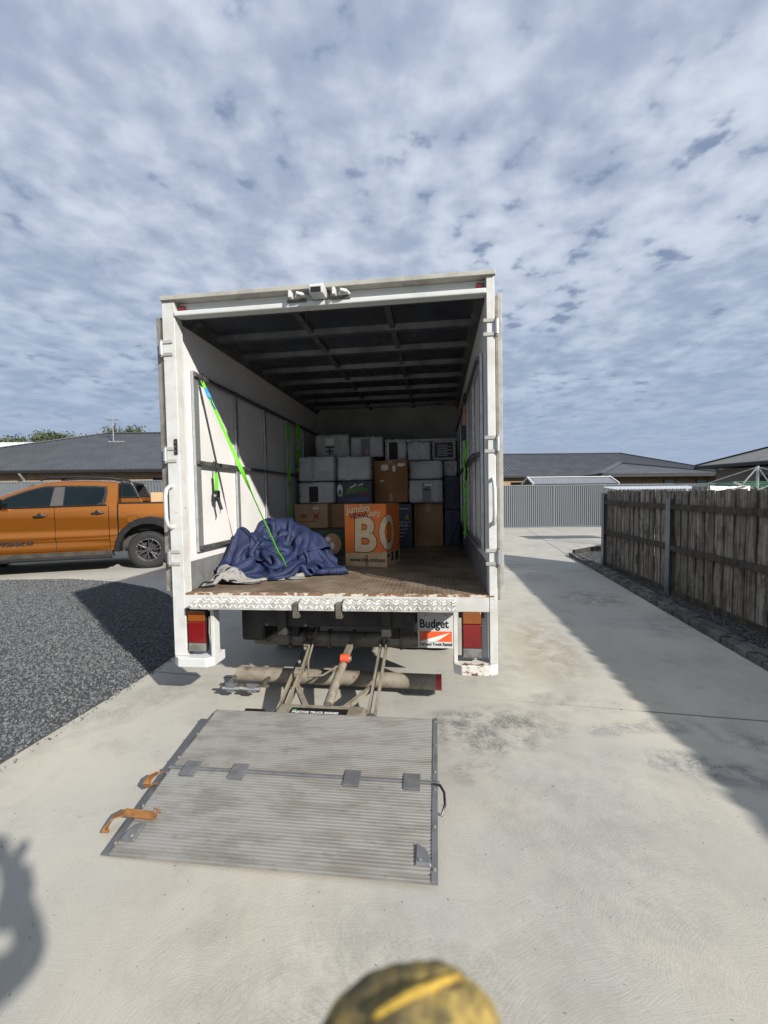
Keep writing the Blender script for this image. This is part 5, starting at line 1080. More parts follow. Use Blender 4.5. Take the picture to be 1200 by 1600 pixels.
blanket('felt_blanket', 'folded pale felt blanket poking out under the blue blankets', Pd, m_greycloth, 0.5, 0.34, origin=(-0.6, 0.66, 0.0))
# ------------------------------------------------------------------ ratchet straps
def strap_root(name, label, p): return thing(name, label, 'strap', group='green ratchet straps', mat4=TM4(p))
def tl(p, o): return tuple(p[i] - o[i] for i in range(3))
def top_of(x, y):
    "height of the blue heap at a point, for laying the strap on it"
    best = 0
    for P in (Pa, Pb):
        d = (P[:, :, 0] - x) ** 2 + (P[:, :, 1] - y) ** 2; s_ = P[:, :, 2][d < 0.03 ** 2]
        if len(s_): best = max(best, float(s_.max()))
    return best
def smooth_path(P, n):
    P = [Vector(p) for p in P]; out = []
    for i in range(n):
        t = i / (n - 1) * (len(P) - 1); k = min(int(t), len(P) - 2); f = t - k
        p0, p1, p2, p3 = P[max(k - 1, 0)], P[k], P[k + 1], P[min(k + 2, len(P) - 1)]
        out.append(0.5 * ((2 * p1) + (p2 - p0) * f + (2 * p0 - 5 * p1 + 4 * p2 - p3) * f * f + (3 * p1 - p0 - 3 * p2 + p3) * f ** 3))
    return out
o = (-1.13, 0.30, 1.74); s1 = strap_root('ratchet_strap', 'long green strap running from the wall rail down over the blankets', o)
A_, B_ = Vector((-1.125, 0.30, 1.735)), Vector((-0.58, 0.60, 0.16))
path = [A_.lerp(B_, i / 20) for i in range(21)]
for p in path: p.z = max(p.z, top_of(p.x, p.y) + 0.012)
path += [Vector((-0.55, 0.63, 0.08)), Vector((-0.5, 0.68, 0.05))]
pp = smooth_path([tl(p, o) for p in path], 60)
def sd(f): a = (R(75) if f < 0.3 else R(75) - (f - 0.3) / 0.25 * R(125) if f < 0.55 else R(-50)); a = a if f < 0.75 else R(-50) + (f - 0.75) / 0.25 * R(20); return (math.cos(a), math.sin(a), 0.15)
MB().ribbon(pp, 0.034, 0.0025, sd).build('webbing', m_green, s1)
MB().ribbon([p + Vector((0.003, -0.004, 0)) for p in pp[2:9]], 0.037, 0.0035, sd).build('label_tag', m_bluetag, s1)
MB().tube([tl(p, o) for p in ((-1.125, 0.3, 1.72), (-1.12, 0.3, 1.77), (-1.13, 0.32, 1.80), (-1.155, 0.32, 1.79), (-1.158, 0.31, 1.755))], 0.007, 8).build('hook', m_black, s1, smooth=True)
o = (-1.11, 0.45, 1.03); s2 = strap_root('ratchet_strap', 'short green strap with a black ratchet hanging from the middle rail', o)
MB().tube([tl(p, o) for p in ((-1.11, 0.45, 0.97), (-1.10, 0.45, 1.01), (-1.105, 0.46, 1.055), (-1.13, 0.46, 1.07), (-1.145, 0.455, 1.05))], 0.007, 8).build('hook', m_black, s2, smooth=True)
MB().ribbon([(0, 0, -0.06), (0.004, 0.003, -0.14), (0, 0.006, -0.22)], 0.04, 0.006, (0.2, 1, 0)).build('webbing', m_green, s2)
MB().box(-0.015, 0.02, -0.022, 0.03, -0.31, -0.215).build('ratchet_body', m_black, s2, bevel=0.006)
MB().bar((0.01, 0.0, -0.28), (0.03, 0.02, -0.385), 0.05, 0.02).build('ratchet_handle', m_black, s2, bevel=0.005)
MB().tube([(0.0, -0.03, -0.26), (0.0, 0.04, -0.26)], 0.012, 10).build('ratchet_spindle', m_galv, s2, smooth=True)
MB().tube([(0.02, 0.02, -0.385), (0.02, 0.02, -0.41), (0.01, 0.02, -0.42)], 0.006, 6).build('ratchet_hook', m_galv, s2)
o = (-1.11, 2.36, 1.75); s3 = strap_root('ratchet_strap', 'long green strap hanging the full height of the left wall frame', o)
MB().ribbon([(0, 0.02 * math.sin(i * 0.5), -i * 0.05) for i in range(26)], 0.045, 0.006, lambda f: (0.35 * math.sin(f * 14), 1, 0)).build('webbing', m_green, s3)
MB().ribbon([(0.008, 0.02 * math.sin(i * 0.5), -i * 0.05) for i in range(16, 18)], 0.047, 0.006, (0, 1, 0)).build('orange_tag', m_orange, s3)
o = (-1.11, 2.78, 1.75); s4 = strap_root('ratchet_strap', 'doubled green strap looped over the top rail of the left wall', o)
for dy in (-0.035, 0.04): MB().ribbon([(0.004 * i % 0.01, dy + 0.018 * math.sin(i * 0.8 + dy * 40), 0.02 - i * 0.055) for i in range(13)], 0.045, 0.006, lambda f: (0.5 * math.sin(f * 11), 1, 0)).build('webbing', m_green, s4)
MB().ribbon([(-0.0, -0.04, -0.6), (0.01, -0.02, -0.655), (0.01, 0.02, -0.655), (0, 0.045, -0.6)], 0.045, 0.006, (1, 0, 0)).build('webbing_loop', m_green, s4)
o = (1.125, 1.42, 1.76); s5 = strap_root('ratchet_strap', 'green strap with orange ratchet tag hanging on the right wall frame', o)
MB().tube([(0.0, 0, -0.10), (-0.01, 0.0, -0.04), (0.005, 0.0, 0.02), (0.03, 0, 0.03)], 0.008, 8).build('hook', m_black, s5, smooth=True)
MB().box(-0.012, 0.004, -0.03, 0.03, -0.31, -0.10).build('orange_tag', m_orange, s5, bevel=0.003); MB().box(-0.016, -0.0125, -0.024, 0.024, -0.25, -0.17).build('label_tag', m_bluetag, s5)
MB().box(-0.035, 0.012, -0.035, 0.035, -0.46, -0.312).build('ratchet_body', m_black, s5, bevel=0.008)
MB().ribbon([(0.006 * math.sin(i * 1.3), 0.012 * i * 0.9, -0.44 - i * 0.06) for i in range(18)], 0.05, 0.012, lambda f: (0.7 * math.sin(f * 30), 1, 0)).build('webbing', m_green, s5)
MB().tube([(0, 0.19, -1.46), (0.0, 0.2, -1.50), (0.0, 0.23, -1.51), (0, 0.24, -1.48)], 0.007, 8).build('end_hook', m_galv, s5, smooth=True)
o = (1.12, 0.75, 1.04); el = thing('elastic_cord', 'black elastic cord looped on the right wall rail', 'cord', mat4=TM4(o))
MB().tube(smooth_path([(0.02, -0.25, 0.035), (-0.02, -0.1, -0.01), (-0.02, 0.1, -0.06), (-0.02, 0.2, -0.14), (-0.02, 0.1, -0.17), (-0.02, 0.04, -0.1), (-0.02, 0.2, -0.05), (0.01, 0.35, 0.0)], 40), 0.007, 8).build('cord', m_black, el, smooth=True)

# ================================================================== ORANGE UTE  (local x to its rear, y across it away from the drive, z up; origin under the near rear wheel)
ute = thing('pickup_ute', 'orange double cab ute with black side step and sports bar parked on concrete', 'ute', (-5.33, 9.78, 0), R(20)); ute.scale = (1.06,) * 3
UW = 1.84
def yside(x, z):
    pts = [(0.40, 0.075), (0.50, 0.055), (0.62, 0.066), (0.695, 0.024), (0.75, 0.018), (0.84, 0.046), (1.0, 0.032), (1.15, 0.018), (1.24, 0.020), (1.34, 0.045), (1.42, 0.075)]
    y = float(np.interp(z, [p[0] for p in pts], [p[1] for p in pts]))
    if x < -2.9: y += 0.05 * ((-2.9 - x) / 1.2) ** 2
    if x > 0.6: y += 0.03 * ((x - 0.6) / 0.6) ** 2
    k = math.exp(-(x / 0.75) ** 2) * max(0, min(1, (z - 0.5) / 0.3)) * max(0, min(1, (1.25 - z) / 0.15)); y -= 0.03 * k
    return y
def side_panel(name, x0, x1, z0, z1, mat=m_ute, side=0, arch=None, nx=26, nz=26):
    mb = MB(); f = (lambda y: y) if side == 0 else (lambda y: UW - y)
    zb = z0 if callable(z0) else (lambda x: z0); zt = z1 if callable(z1) else (lambda x: z1); k0 = 0
    G = [[(x0 + (x1 - x0) * i / nx, zb(x0 + (x1 - x0) * i / nx) + (zt(x0 + (x1 - x0) * i / nx) - zb(x0 + (x1 - x0) * i / nx)) * j / nz) for i in range(nx + 1)] for j in range(nz + 1)]
    vs = [(x, f(yside(x, z)), z) for row in G for x, z in row]; fs = []
    for j in range(nz):
        for i in range(nx):
            cx = (G[j][i][0] + G[j + 1][i + 1][0]) / 2; cz = (G[j][i][1] + G[j + 1][i + 1][1]) / 2
            if arch and any((cx - a[0]) ** 2 + (cz - a[1]) ** 2 < a[2] ** 2 for a in arch): continue
            fs.append((j * (nx + 1) + i, j * (nx + 1) + i + 1, (j + 1) * (nx + 1) + i + 1, (j + 1) * (nx + 1) + i))
    mb.add(vs, fs); o_ = mb.build(name, mat, ute, smooth=True, ang=25)
    return o_
waist = lambda x: 1.345 + (x + 1.6) * 0.022 if x > -2.9 else 1.316 - (-2.9 - x) * 0.10
FWX = -3.22
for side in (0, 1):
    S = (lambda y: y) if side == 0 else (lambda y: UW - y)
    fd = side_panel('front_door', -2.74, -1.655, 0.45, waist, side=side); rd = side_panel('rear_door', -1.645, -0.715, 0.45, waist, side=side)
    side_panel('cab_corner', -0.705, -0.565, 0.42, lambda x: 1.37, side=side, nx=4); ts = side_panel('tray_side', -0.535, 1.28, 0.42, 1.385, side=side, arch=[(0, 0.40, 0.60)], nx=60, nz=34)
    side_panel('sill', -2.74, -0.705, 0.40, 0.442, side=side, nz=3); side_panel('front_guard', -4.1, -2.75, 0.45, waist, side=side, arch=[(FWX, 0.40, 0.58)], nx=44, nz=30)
    MB().box(-2.8, -0.54, *sorted((S(0.10), S(0.12))), 0.42, 1.33).build('gap_backing', m_blackmat, ute)  # black sheet behind the doors, stands in for the dark inside the gaps
    MB().box(-0.55, -0.52, *sorted((S(0.07), S(0.12))), 0.42, 1.38).build('body_gap', m_black, ute)
    for cx, pts in ((0.0, [(-0.63, 0.40), (-0.60, 0.62), (-0.50, 0.84), (-0.36, 0.96), (-0.24, 1.05), (0.05, 1.115), (0.32, 1.06), (0.50, 0.92), (0.62, 0.66), (0.66, 0.45)]), (FWX, [(-0.66, 0.45), (-0.62, 0.66), (-0.50, 0.92), (-0.32, 1.06), (-0.05, 1.11), (0.24, 1.05), (0.38, 0.96), (0.52, 0.82), (0.60, 0.62), (0.63, 0.45)])):
        n = len(pts); ii = []
        for k in range(n):
            a = math.pi * (1.03 - 1.06 * k / (n - 1)); ii.append((0.535 * math.cos(a), 0.42 + 0.545 * max(math.sin(a), -0.05)))
        mb = MB(); yo, yi, yin = S(-0.045), S(0.06), S(0.30)
        vs = [(cx + x, S(-0.012), z) for x, z in pts] + [(cx + x * 0.965, yo, 0.42 + (z - 0.42) * 0.955) for x, z in pts] + [(cx + x, yo, z) for x, z in ii] + [(cx + x, yin, z) for x, z in ii] + [(cx + x, S(0.07), z) for x, z in pts]
        fs = []
        for a, b_ in ((4, 0), (0, 1), (1, 2), (2, 3)):
            for k in range(n - 1): fs.append((a * n + k, a * n + k + 1, b_ * n + k + 1, b_ * n + k))
        mb.add(vs, fs); mb.build('wheel_flare', m_black, ute, smooth=True, ang=30)
        MB().box(cx - 0.56, cx + 0.56, *sorted((S(0.30), S(0.33))), 0.42, 1.08).build('arch_liner', m_blackmat, ute)
    # doors' furniture
    for d, hx, hz in ((fd, -1.885, 1.165), (rd, -0.906, 1.205)):
        y = yside(hx, hz); MB().tube([(hx - 0.11, S(y - 0.012), hz - 0.008), (hx - 0.07, S(y - 0.032), hz - 0.006), (hx + 0.07, S(y - 0.034), hz + 0.004), (hx + 0.115, S(y - 0.012), hz + 0.012)], [0.014, 0.02, 0.02, 0.014], 10).build('handle', m_black, d, smooth=True)
        MB().lathe([(0.0, 0), (0.045, 0.001), (0.05, 0.004)], 16, 'y', (hx, S(y - 0.008), hz + 0.012)).build('handle_cup', m_black, d, smooth=True)
        MB().box(hx + 0.085, hx + 0.115, *sorted((S(y - 0.034), S(y - 0.024))), hz, hz + 0.016).build('handle_chrome', m_chrome, d, bevel=0.003)
    MB().bar((-2.74, S(0.028), waist(-2.74) + 0.012), (-0.74, S(0.035), waist(-0.74) + 0.012), 0.03, 0.022).build('waist_trim', m_black, ute)
    ss = MB().box(-2.95, -0.64, *sorted((S(-0.10), S(0.14))), 0.30, 0.345).build('side_step', m_blackmat, ute, bevel=0.02, seg=3)
    MB().tube([(-2.95, S(-0.09), 0.31), (-0.66, S(-0.09), 0.31)], 0.036, 14).build('step_tube', m_black, ss, smooth=True)
    MB().box(-2.9, -0.68, *sorted((S(0.06), S(0.2))), 0.33, 0.42).build('step_skirt', m_blackmat, ss)
    MB().tube([(-1.95, S(0.33), 1.885), (-1.8, S(0.325), 1.935), (-1.3, S(0.32), 1.95), (-0.75, S(0.325), 1.935), (-0.56, S(0.34), 1.90)], 0.022, 10).build('roof_rail', m_black, ute, smooth=True)
    MB().box(-0.53, 1.26, *sorted((S(0.05), S(0.17))), 1.386, 1.415).build('tray_cap', m_black, ute, bevel=0.006)
    # sports bar
    sb = MB().prism([(-0.50, 1.50), (-0.50, 1.835), (-0.45, 1.85), (-0.30, 1.825), (-0.26, 1.79), (-0.14, 1.50)], 'y', *sorted((S(0.15), S(0.21)))).build('sports_bar', m_black, ute, bevel=0.015)
    MB().prism([(-0.47, 1.545), (-0.47, 1.80), (-0.31, 1.785), (-0.21, 1.545)], 'y', *sorted((S(0.142), S(0.1495)))).build('sports_bar_glass', m_glass, sb)
    MB().prism([(-0.50, 1.418), (-0.50, 1.497), (-0.14, 1.497), (-0.10, 1.418)], 'y', *sorted((S(0.15), S(0.21)))).build('sports_bar_foot', m_ute, sb, bevel=0.004)
    mr = MB().box(-2.62, -2.46, *sorted((S(-0.22), S(0.0))), 1.36, 1.52).build('mirror', m_black, ute, bevel=0.03)
    MB().bar((-2.52, S(0.08), 1.36), (-2.54, S(-0.05), 1.39), 0.05, 0.03).build('mirror_arm', m_black, mr)
f_ = MB().box(-0.37, -0.19, -0.0155, -0.0135, 1.0, 1.135).build('fuel_flap', m_ute, ute, bevel=0.0)
for q in ((-0.375, -0.369, 0.997, 1.138), (-0.191, -0.185, 0.997, 1.138), (-0.375, -0.185, 1.134, 1.14), (-0.375, -0.185, 0.996, 1.001)): MB().box(q[0], q[1], -0.0165, -0.0125, q[2], q[3]).build('flap_gap', m_ink, f_)
# cab upper shell
zr = lambda x: float(np.interp(x, [-3.2, -2.5, -2.15, -1.9, -1.6, -1.3, -0.95, -0.65, -0.56], [1.27, 1.615, 1.765, 1.845, 1.885, 1.90, 1.895, 1.875, 1.845]))
zw = lambda x: waist(x) - 0.02 if x > -2.9 else waist(x) - 0.02
def cab_sec(x):
    w0, t0 = zw(x), zr(x); h = max(t0 - w0, 0.001); ye = lambda z: 0.045 + 0.20 * max(0, (z - 1.32)) / 0.5
    half = [(ye(w0), w0), (ye(w0 + h * 0.4), w0 + h * 0.4), (ye(w0 + h * 0.8), w0 + h * 0.8), (ye(w0 + h * 0.8) + 0.03, w0 + h * 0.91), (ye(w0 + h * 0.8) + 0.11, w0 + h * 0.975), (0.6, t0), (0.92, t0 + 0.008 * min(1, h / 0.4))]
    return half + [(UW - y, z) for y, z in reversed(half[:-1])]
xs = [-3.2, -3.0, -2.8, -2.6, -2.4, -2.2, -2.05, -1.9, -1.7, -1.5, -1.3, -1.1, -0.9, -0.72, -0.62, -0.56]
secs = [cab_sec(x) for x in xs]; n = len(secs[0]); mb = MB()
mb.add([(x, y, z) for x, s_ in zip(xs, secs) for y, z in s_], [(i * n + k, i * n + k + 1, (i + 1) * n + k + 1, (i + 1) * n + k) for i in range(len(xs) - 1) for k in range(n - 1)] + [tuple((len(xs) - 1) * n + k for k in range(n))])
cab_ = mb.build('cab_shell', m_ute, ute, smooth=True, ang=50)
ysd = lambda z, off: 0.045 + 0.20 * max(0, z - 1.32) / 0.5 - off
def glasspoly(name, pts, mat, off, side, parent=None):
    P = []; n = len(pts)
    for k in range(n):
        a, b_ = pts[k], pts[(k + 1) % n]
        for q in range(6): P.append((a[0] + (b_[0] - a[0]) * q / 6, a[1] + (b_[1] - a[1]) * q / 6))
    S = (lambda y: y) if side == 0 else (lambda y: UW - y)
    mb = MB(); mb.add([(x, S(ysd(z, off)), z) for x, z in P], [tuple(range(len(P)))])
    return mb.build(name, mat, ute if parent is None else parent)
for side in (0, 1):
    fr = glasspoly('window_surround', [(-2.80, 1.325), (-0.83, 1.372), (-0.765, 1.42), (-0.745, 1.62), (-0.75, 1.755), (-1.0, 1.772), (-1.5, 1.775), (-1.85, 1.765), (-2.15, 1.675), (-2.45, 1.545)], m_black, 0.005, side)
    glasspoly('window_glass', [(-2.68, 1.345), (-1.735, 1.362), (-1.69, 1.735), (-1.86, 1.735), (-2.15, 1.645), (-2.45, 1.515)], m_glass, 0.0075, side, fr)
    glasspoly('window_glass', [(-1.50, 1.368), (-0.93, 1.385), (-0.84, 1.43), (-0.80, 1.60), (-0.80, 1.735), (-1.49, 1.745)], m_glass, 0.0075, side, fr)
    glasspoly('pillar_trim', [(-1.725, 1.365), (-1.515, 1.37), (-1.505, 1.745), (-1.675, 1.74)], MAT('pillar_vinyl%d' % side, (0.055, 0.054, 0.053), (0.04, 0.039, 0.038), ns=30, rough=0.5), 0.0085, side, fr)
MB().add([(-3.12, 0.25, 1.33), (-3.12, UW - 0.25, 1.33), (-2.1, UW - 0.42, 1.80), (-2.1, 0.42, 1.80)], [(0, 1, 2, 3)]).build('windscreen', m_glass, ute)
MB().add([(-0.553, 0.3, 1.45), (-0.553, UW - 0.3, 1.45), (-0.553, UW - 0.4, 1.78), (-0.553, 0.4, 1.78)], [(0, 1, 2, 3)]).build('rear_glass', m_glass, ute)
MB().box(-0.42, -0.28, 0.2, UW - 0.2, 1.79, 1.845).build('sports_bar_hoop', m_black, ute, bevel=0.02)
# shark-fin aerial, bonnet, tray, tailgate, underbody
MB().prism([(-0.78, 1.885), (-0.6, 1.87), (-0.62, 1.93)], 'y', 0.90, 0.93).build('fin_aerial', m_black, ute)
mb = MB(); mb.grid(lambda u, v: (-4.35 + 1.2 * u, 0.07 + (UW - 0.14) * v, 1.06 + 0.19 * u ** 0.6 + 0.06 * math.sin(v * math.pi) ** 0.5), 14, 16); mb.build('bonnet', m_ute, ute, smooth=True)
MB().box(-4.40, -4.1, 0.1, UW - 0.1, 0.45, 1.06).build('front_fascia', m_black, ute, bevel=0.06)
MB().box(-0.5, 1.24, 0.16, UW - 0.16, 0.82, 0.86).build('tray_floor', m_blackmat, ute)
for a in (0.16, UW - 0.17): MB().box(-0.5, 1.24, a, a + 0.01, 0.86, 1.385).build('tray_liner', m_blackmat, ute)
MB().box(-0.52, -0.5, 0.16, UW - 0.16, 0.86, 1.385).build('tray_bulkhead', m_blackmat, ute)
MB().box(1.245, 1.29, 0.10, UW - 0.10, 0.62, 1.385).build('tailgate', m_ute, ute, bevel=0.01)
MB().box(1.285, 1.40, 0.10, UW - 0.10, 0.50, 0.66).build('rear_bumper', m_black, ute, bevel=0.02)
MB().box(-4.0, 1.2, 0.32, UW - 0.32, 0.36, 0.46).build('underbody', m_blackmat, ute)
MB().box(-2.74, -0.56, 0.14, UW - 0.14, 0.38, 0.5).build('floor_pan', m_blackmat, ute)
MB().tube([(0, 0.2, 0.39), (0, UW - 0.2, 0.39)], 0.06, 12).build('rear_axle', m_blackmat, ute, smooth=True)
# seats seen dimly and the wheels
def ute_wheel(cx, side):
    r = 0.397; S = (lambda y: y) if side == 0 else (lambda y: UW - y); w = 0.26; cz = r - 0.004
    prof = [(0.215, 0.03), (0.245, 0.012), (0.262, 0.006), (0.33, 0.0), (0.365, 0.006), (0.385, 0.022), (0.395, 0.04), (0.397, 0.08), (0.397, w - 0.08), (0.39, w - 0.03), (0.36, w), (0.25, w), (0.215, w - 0.03)]
    t = MB().lathe([(a, S(y)) for a, y in prof], 48, 'y', (cx, 0, cz)).build('wheel', m_tyre, ute, smooth=True, ang=30)
    mb = MB(); 
    for k in range(40):
        a = 2 * math.pi * k / 40; e = (cx + 0.392 * math.cos(a), 0, cz + 0.392 * math.sin(a)); t_ = Vector((-math.sin(a), 0, math.cos(a)))
        mb.bar((e[0], S(0.012), e[2]), (e[0], S(0.09), e[2]), 0.030, 0.016, up=(math.cos(a), 0, math.sin(a)))
    mb.build('tyre_tread', m_tyre, t)
    MB().lathe([(a, S(y)) for a, y in [(0.225, 0.02), (0.238, 0.010), (0.246, 0.012), (0.24, 0.03), (0.21, 0.05), (0.20, 0.16)]], 48, 'y', (cx, 0, cz)).build('rim', m_rim, t, smooth=True)
    MB().lathe([(0.0, S(0.13)), (0.19, S(0.13))], 24, 'y', (cx, 0, cz)).build('brake_disc', m_blackmat, t)
    mb = MB()
    for k in range(6):
        for dq in (-0.16, 0.16):
            a = 2 * math.pi * k / 6 + 0.3; a2 = a + dq * 1.15
            p0 = (cx + 0.055 * math.cos(a + dq * 0.6), S(0.035), cz + 0.055 * math.sin(a + dq * 0.6)); p1 = (cx + 0.232 * math.cos(a2), S(0.024), cz + 0.232 * math.sin(a2)); mb.bar(p0, p1, 0.022, 0.02, up=(0, 1, 0))
    mb.build('spokes', m_rim, t, bevel=0.003)
    MB().lathe([(0.0, S(0.014)), (0.045, S(0.016)), (0.06, S(0.03)), (0.062, S(0.06))], 20, 'y', (cx, 0, cz)).build('hub_cap', m_rim, t, smooth=True)
    for k in range(12):
        a = 2 * math.pi * k / 12 + 0.14; MB().lathe([(0, S(0.006)), (0.007, S(0.007)), (0.008, S(0.02))], 8, 'y', (cx + 0.232 * math.cos(a), 0, cz + 0.232 * math.sin(a))).build('rim_bolt', m_galv, t)
for cx in (0.0, FWX):
    for side in (0, 1): ute_wheel(cx, side)
tx = lettering('WILDTRAK X', 0.115, m_ink, ute, face_mat((-2.93, 0.038, 0.578), (1, 0, 0.03), (0, 0, 1)), bold=0.004, depth=0.012, sx=1.28, shear=0.35, name='door_decal')
# carton in the tray
umat = Matrix.Translation((-5.33, 9.78, 0)) @ Matrix.Rotation(R(20), 4, 'Z')
bt = thing('carton', 'tan carton riding in the tray of the orange ute', 'box', mat4=umat @ Matrix.Translation((0.30, 0.75, 0.915)))
MB().box(-0.28, 0.62, -0.3, 0.3, 0, 0.80).build('carton_body', m_cardtan, bt, bevel=0.006); MB().box(-0.283, -0.281, -0.03, 0.03, 0.5, 0.79).build('tape', m_tape, bt)

# ================================================================== PHOTOGRAPHER (stands at the camera; a gloved thumb shows at the bottom of the picture, the arm's shadow at the left)
def skin(name, joints, edges, root, mat, sub=2, parent=None):
    me = bpy.data.meshes.new(name); keys = list(joints); me.from_pydata([joints[k][0] for k in keys], [(keys.index(a), keys.index(b_)) for a, b_ in edges], []); me.materials.append(mat)
    ob = bpy.data.objects.new(name, me); COL.objects.link(ob)
    if parent is not None: ob.parent = parent
    ob.modifiers.new('skin', 'SKIN').use_smooth_shade = True
    for i, k in enumerate(keys):
        r = joints[k][1]; me.skin_vertices[0].data[i].radius = r if isinstance(r, tuple) else (r, r)
    me.skin_vertices[0].data[keys.index(root)].use_root = True
    md = ob.modifiers.new('sub', 'SUBSURF'); md.levels = sub; md.render_levels = sub; return ob
m_jumper = MAT('dark_work_jumper', (0.03, 0.035, 0.05), (0.022, 0.025, 0.036), ns=20, rough=0.95)
pt = thing('person', 'person taking the photo in a dark jumper with a yellow leather work glove', 'person', (0.0, -0.42, 0.0))
pj = {'pelvis': ((0, 0, 0.94), (0.16, 0.12)), 'waist': ((0, 0, 1.08), (0.15, 0.11)), 'chest': ((0, -0.01, 1.28), (0.18, 0.12)), 'neckb': ((0, -0.01, 1.44), (0.09, 0.07)), 'neck': ((0, 0.0, 1.50), 0.055), 'head': ((0, 0.015, 1.55), 0.05),
      'shr': ((0.19, 0.0, 1.40), 0.07), 'elr': ((0.185, 0.33, 1.29), 0.058), 'wrr': ((0.055, 0.385, 1.54), 0.040), 'har': ((0.025, 0.40, 1.60), (0.032, 0.02)), 'shl': ((-0.19, 0.0, 1.40), 0.07), 'ell': ((-0.24, 0.20, 1.16), 0.05), 'wrl': ((-0.09, 0.44, 1.26), 0.042),
      'hpr': ((0.10, 0, 0.88), 0.095), 'knr': ((0.12, 0.02, 0.48), 0.065), 'anr': ((0.13, -0.02, 0.09), 0.048), 'tor': ((0.14, 0.14, 0.045), (0.045, 0.04)), 'hpl': ((-0.10, 0, 0.88), 0.095), 'knl': ((-0.12, 0.02, 0.48), 0.065), 'anl': ((-0.13, -0.02, 0.09), 0.048), 'tol': ((-0.14, 0.14, 0.045), (0.045, 0.04))}
pe = [('pelvis', 'waist'), ('waist', 'chest'), ('chest', 'neckb'), ('neckb', 'neck'), ('neck', 'head'), ('chest', 'shr'), ('shr', 'elr'), ('elr', 'wrr'), ('wrr', 'har'), ('chest', 'shl'), ('shl', 'ell'), ('ell', 'wrl'), ('pelvis', 'hpr'), ('hpr', 'knr'), ('knr', 'anr'), ('anr', 'tor'), ('pelvis', 'hpl'), ('hpl', 'knl'), ('knl', 'anl'), ('anl', 'tol')]
skin('body', pj, pe, 'pelvis', m_jumper, parent=pt)
def head_pt(u, v, k=1.0):
    a, e = u * 2 * math.pi, (v - 0.5) * math.pi; x, y, z = math.cos(a) * math.cos(e), math.sin(a) * math.cos(e), math.sin(e)
    jaw = 1 - 0.22 * max(0, -z); nose = 0.022 * math.exp(-((x / 0.16) ** 2 + ((z + 0.12) / 0.2) ** 2)) if y > 0 else 0; eye = -0.006 * (math.exp(-(((abs(x) - 0.38) / 0.16) ** 2 + ((z - 0.05) / 0.12) ** 2)) if y > 0 else 0)
    return (0.076 * x * jaw * k, 0.02 + 0.096 * y * jaw * k + nose + eye, 1.63 + 0.118 * z * k)
m_face = flat('face_skin', (0.42, 0.25, 0.18), 0.6); m_hair = MAT('dark_hair', (0.03, 0.022, 0.016), (0.02, 0.015, 0.011), ns=60, rough=0.6, stretch=(1, 1, 0.2))
hd = MB().grid(head_pt, 32, 24, closed_u=True).build('head', m_face, pt, smooth=True, ang=180)
MB().grid(lambda u, v: (lambda p: (p[0], p[1] - 0.012, p[2] + 0.004))(head_pt(u, 0.60 + 0.40 * v, 1.06)), 32, 12, closed_u=True).build('hair', m_hair, hd, smooth=True, ang=180)
for sx_ in (-1, 1): MB().lathe([(0.0, 0.012), (0.016, 0.010), (0.02, 0.0)], 12, 'x', (sx_ * 0.074, 0.02, 1.625)).build('ear', m_face, hd, smooth=True)
# fingers of the hand that holds the phone
for i in range(4):
    z = 1.595 + i * 0.017; fj = {'a': ((0.04, 0.395, z), 0.010), 'b': ((0.042, 0.412, z + 0.004), 0.009), 'c': ((0.02, 0.413, z + 0.008), 0.008)}
    skin('finger', fj, [('a', 'b'), ('b', 'c')], 'a', flat('skin%d' % i, (0.42, 0.25, 0.18), 0.6), parent=pt)
ph_ = thing('mobile_phone', 'dark mobile phone held up to take the picture', 'phone', (0.0, -0.012, 1.64))
MB().box(-0.037, 0.037, -0.009, 0.0, -0.115, 0.035).build('phone_body', m_black, ph_, bevel=0.004)
# the glove: palm, thumb and four fingers, thumb upwards in front of the lens's lower edge
m_glove, nt, b = new_mat('yellow_leather_glove'); v = coords(nt)
nz = nd(nt, 'TexNoise', {'Vector': v, 'Scale': 95.0, 'Detail': 8.0, 'Roughness': 0.7}).outputs[0]; nb = nd(nt, 'TexNoise', {'Vector': v, 'Scale': 34.0, 'Detail': 5.0}).outputs[0]
c = mixc(nt, mrange(nt, nz, 0.38, 0.58), (0.45, 0.325, 0.085), (0.13, 0.10, 0.04)); c = mixc(nt, mrange(nt, nb, 0.45, 0.68, 0, 0.7), c, (0.085, 0.07, 0.04))
nt.links.new(c, b.inputs['Base Color']); b.inputs['Roughness'].default_value = 0.75
nt.links.new(nd(nt, 'Bump', {'Height': nz, 'Strength': 1.0, 'Distance': 0.003}).outputs[0], b.inputs['Normal'])
def camp(px_, py_, d):   # point d metres in front of the camera centre along its view axis
    return Vector((0, 0, CAMH)) + _f * d + _r2 * ((px_ - 600) / FPX * d) - _u2 * ((py_ - 800) / FPX * d)
gl0 = Vector(pt.location)
T3 = camp(650, 1760, 0.115); T2 = camp(600, 1850, 0.112); T1 = camp(530, 2000, 0.105)
hand = Vector((-0.045, -0.02, 1.40))
gj = {'wrist': (tuple(Vector((-0.03, 0.02, 1.26)) - Vector((0, 0, 0))), 0.045), 'palm': (tuple(Vector((-0.02, 0.04, 1.37))), (0.05, 0.032)), 'knuck': (tuple(Vector((0.01, 0.07, 1.43))), (0.05, 0.03)), 't1': (tuple(T1), 0.022), 't2': (tuple(T2), 0.022), 't3': (tuple(T3), 0.020)}
ge = [('wrist', 'palm'), ('palm', 'knuck'), ('palm', 't1'), ('t1', 't2'), ('t2', 't3')]
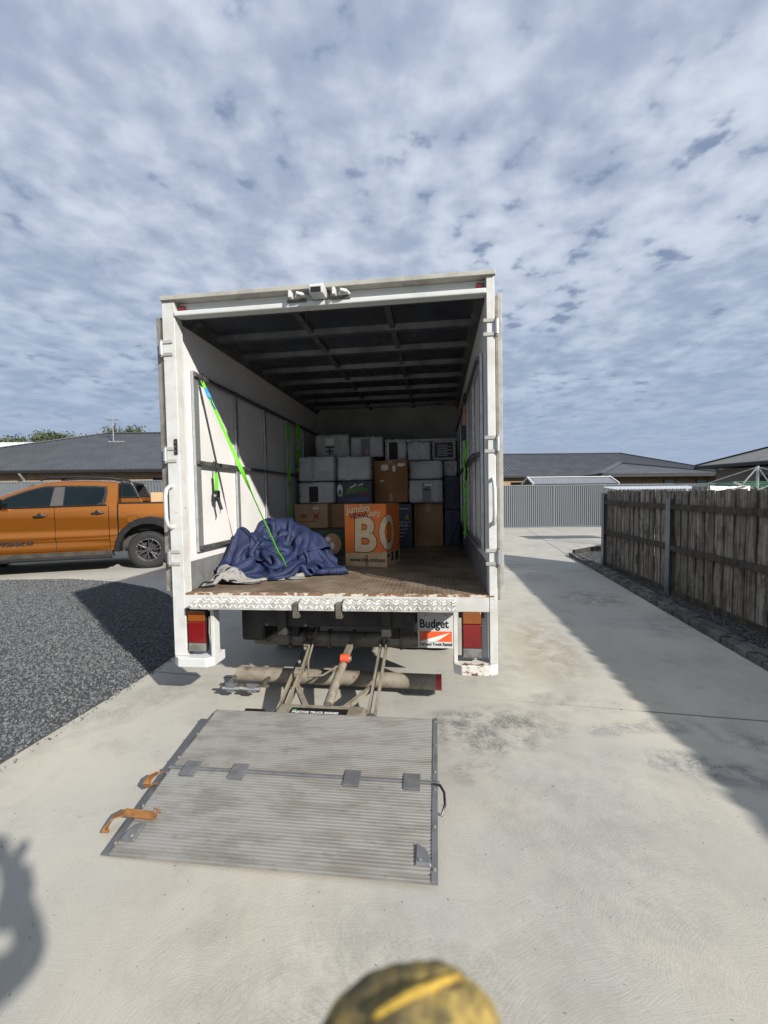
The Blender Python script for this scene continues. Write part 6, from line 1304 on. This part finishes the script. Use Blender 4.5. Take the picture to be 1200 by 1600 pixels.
for i in range(4):
    k = Vector((0.01, 0.07, 1.43)) + Vector((0.012 + i * 0.004, 0.005, 0.02 - i * 0.022)); a = k + Vector((0.022, 0.012 - i * 0.003, -0.002)); c_ = a + Vector((0.004, -0.028, -0.006))
    gj['f%da' % i] = (tuple(k), 0.015); gj['f%db' % i] = (tuple(a), 0.014); gj['f%dc' % i] = (tuple(c_), 0.012); ge += [('knuck', 'f%da' % i), ('f%da' % i, 'f%db' % i), ('f%db' % i, 'f%dc' % i)]
gj = {k: (tuple(Vector(p) - gl0), r) for k, (p, r) in gj.items()}
glove = skin('glove', gj, ge, 'palm', m_glove, parent=pt)
TC = camp(634, 1716, 0.115); tm = MB()
def thumb_pt(u, v):
    a, e = u * 2 * math.pi, (v - 0.5) * math.pi; x, y, z = math.cos(a) * math.cos(e), math.sin(a) * math.cos(e), math.sin(e)
    k = 1.0 + 0.035 * math.sin(5 * a + 2 * z) * math.cos(e) + 0.02 * math.sin(9 * z + 3 * a) + 0.012 * math.sin(17 * a - 11 * z) * math.cos(e)
    if z < -0.2: k *= 1.0
    x2 = x * (0.040 if x > 0 else 0.047) + 0.012 * z; p = (_r2 * (x2 * k) + _u2 * (0.046 * z * k) + _f * (0.034 * y * k)) * 0.64
    return TC + p - gl0
tm.grid(thumb_pt, 64, 40, closed_u=True)
thumb = tm.build('thumb', m_glove, glove, smooth=True, ang=180)
bpy.context.view_layer.update()
from mathutils.bvhtree import BVHTree
dg = bpy.context.evaluated_depsgraph_get(); bv = BVHTree.FromObject(thumb, dg); pts = []
for i in range(16):
    f = i / 15; d = (camp(584 + (716 - 584) * f, 1592 + (1528 - 1592) * f - 6 * math.sin(f * 3.1), 1.0) - Vector((0, 0, CAMH))).normalized()
    hit = bv.ray_cast(Vector((0, 0, CAMH)) - gl0, d)
    if hit[0] is not None: pts.append(hit[0] + hit[1] * 0.0004)
if len(pts) > 3:
    pts = [pts[0]] + [(pts[i - 1] + pts[i] * 2 + pts[i + 1]) / 4 for i in range(1, len(pts) - 1)] + [pts[-1]]
    MB().tube(pts, [0.0012 * (0.35 + 0.65 * math.sin(math.pi * min(1, max(0, (i + 0.5) / len(pts)))) ** 0.6) + random.uniform(-0.0002, 0.0002) for i in range(len(pts))], 8).build('glove_seam', MAT('bright_yellow_welt', (0.50, 0.33, 0.05), (0.34, 0.22, 0.035), ns=90, rough=0.7, bump=0.5, bs=400), glove, smooth=True)
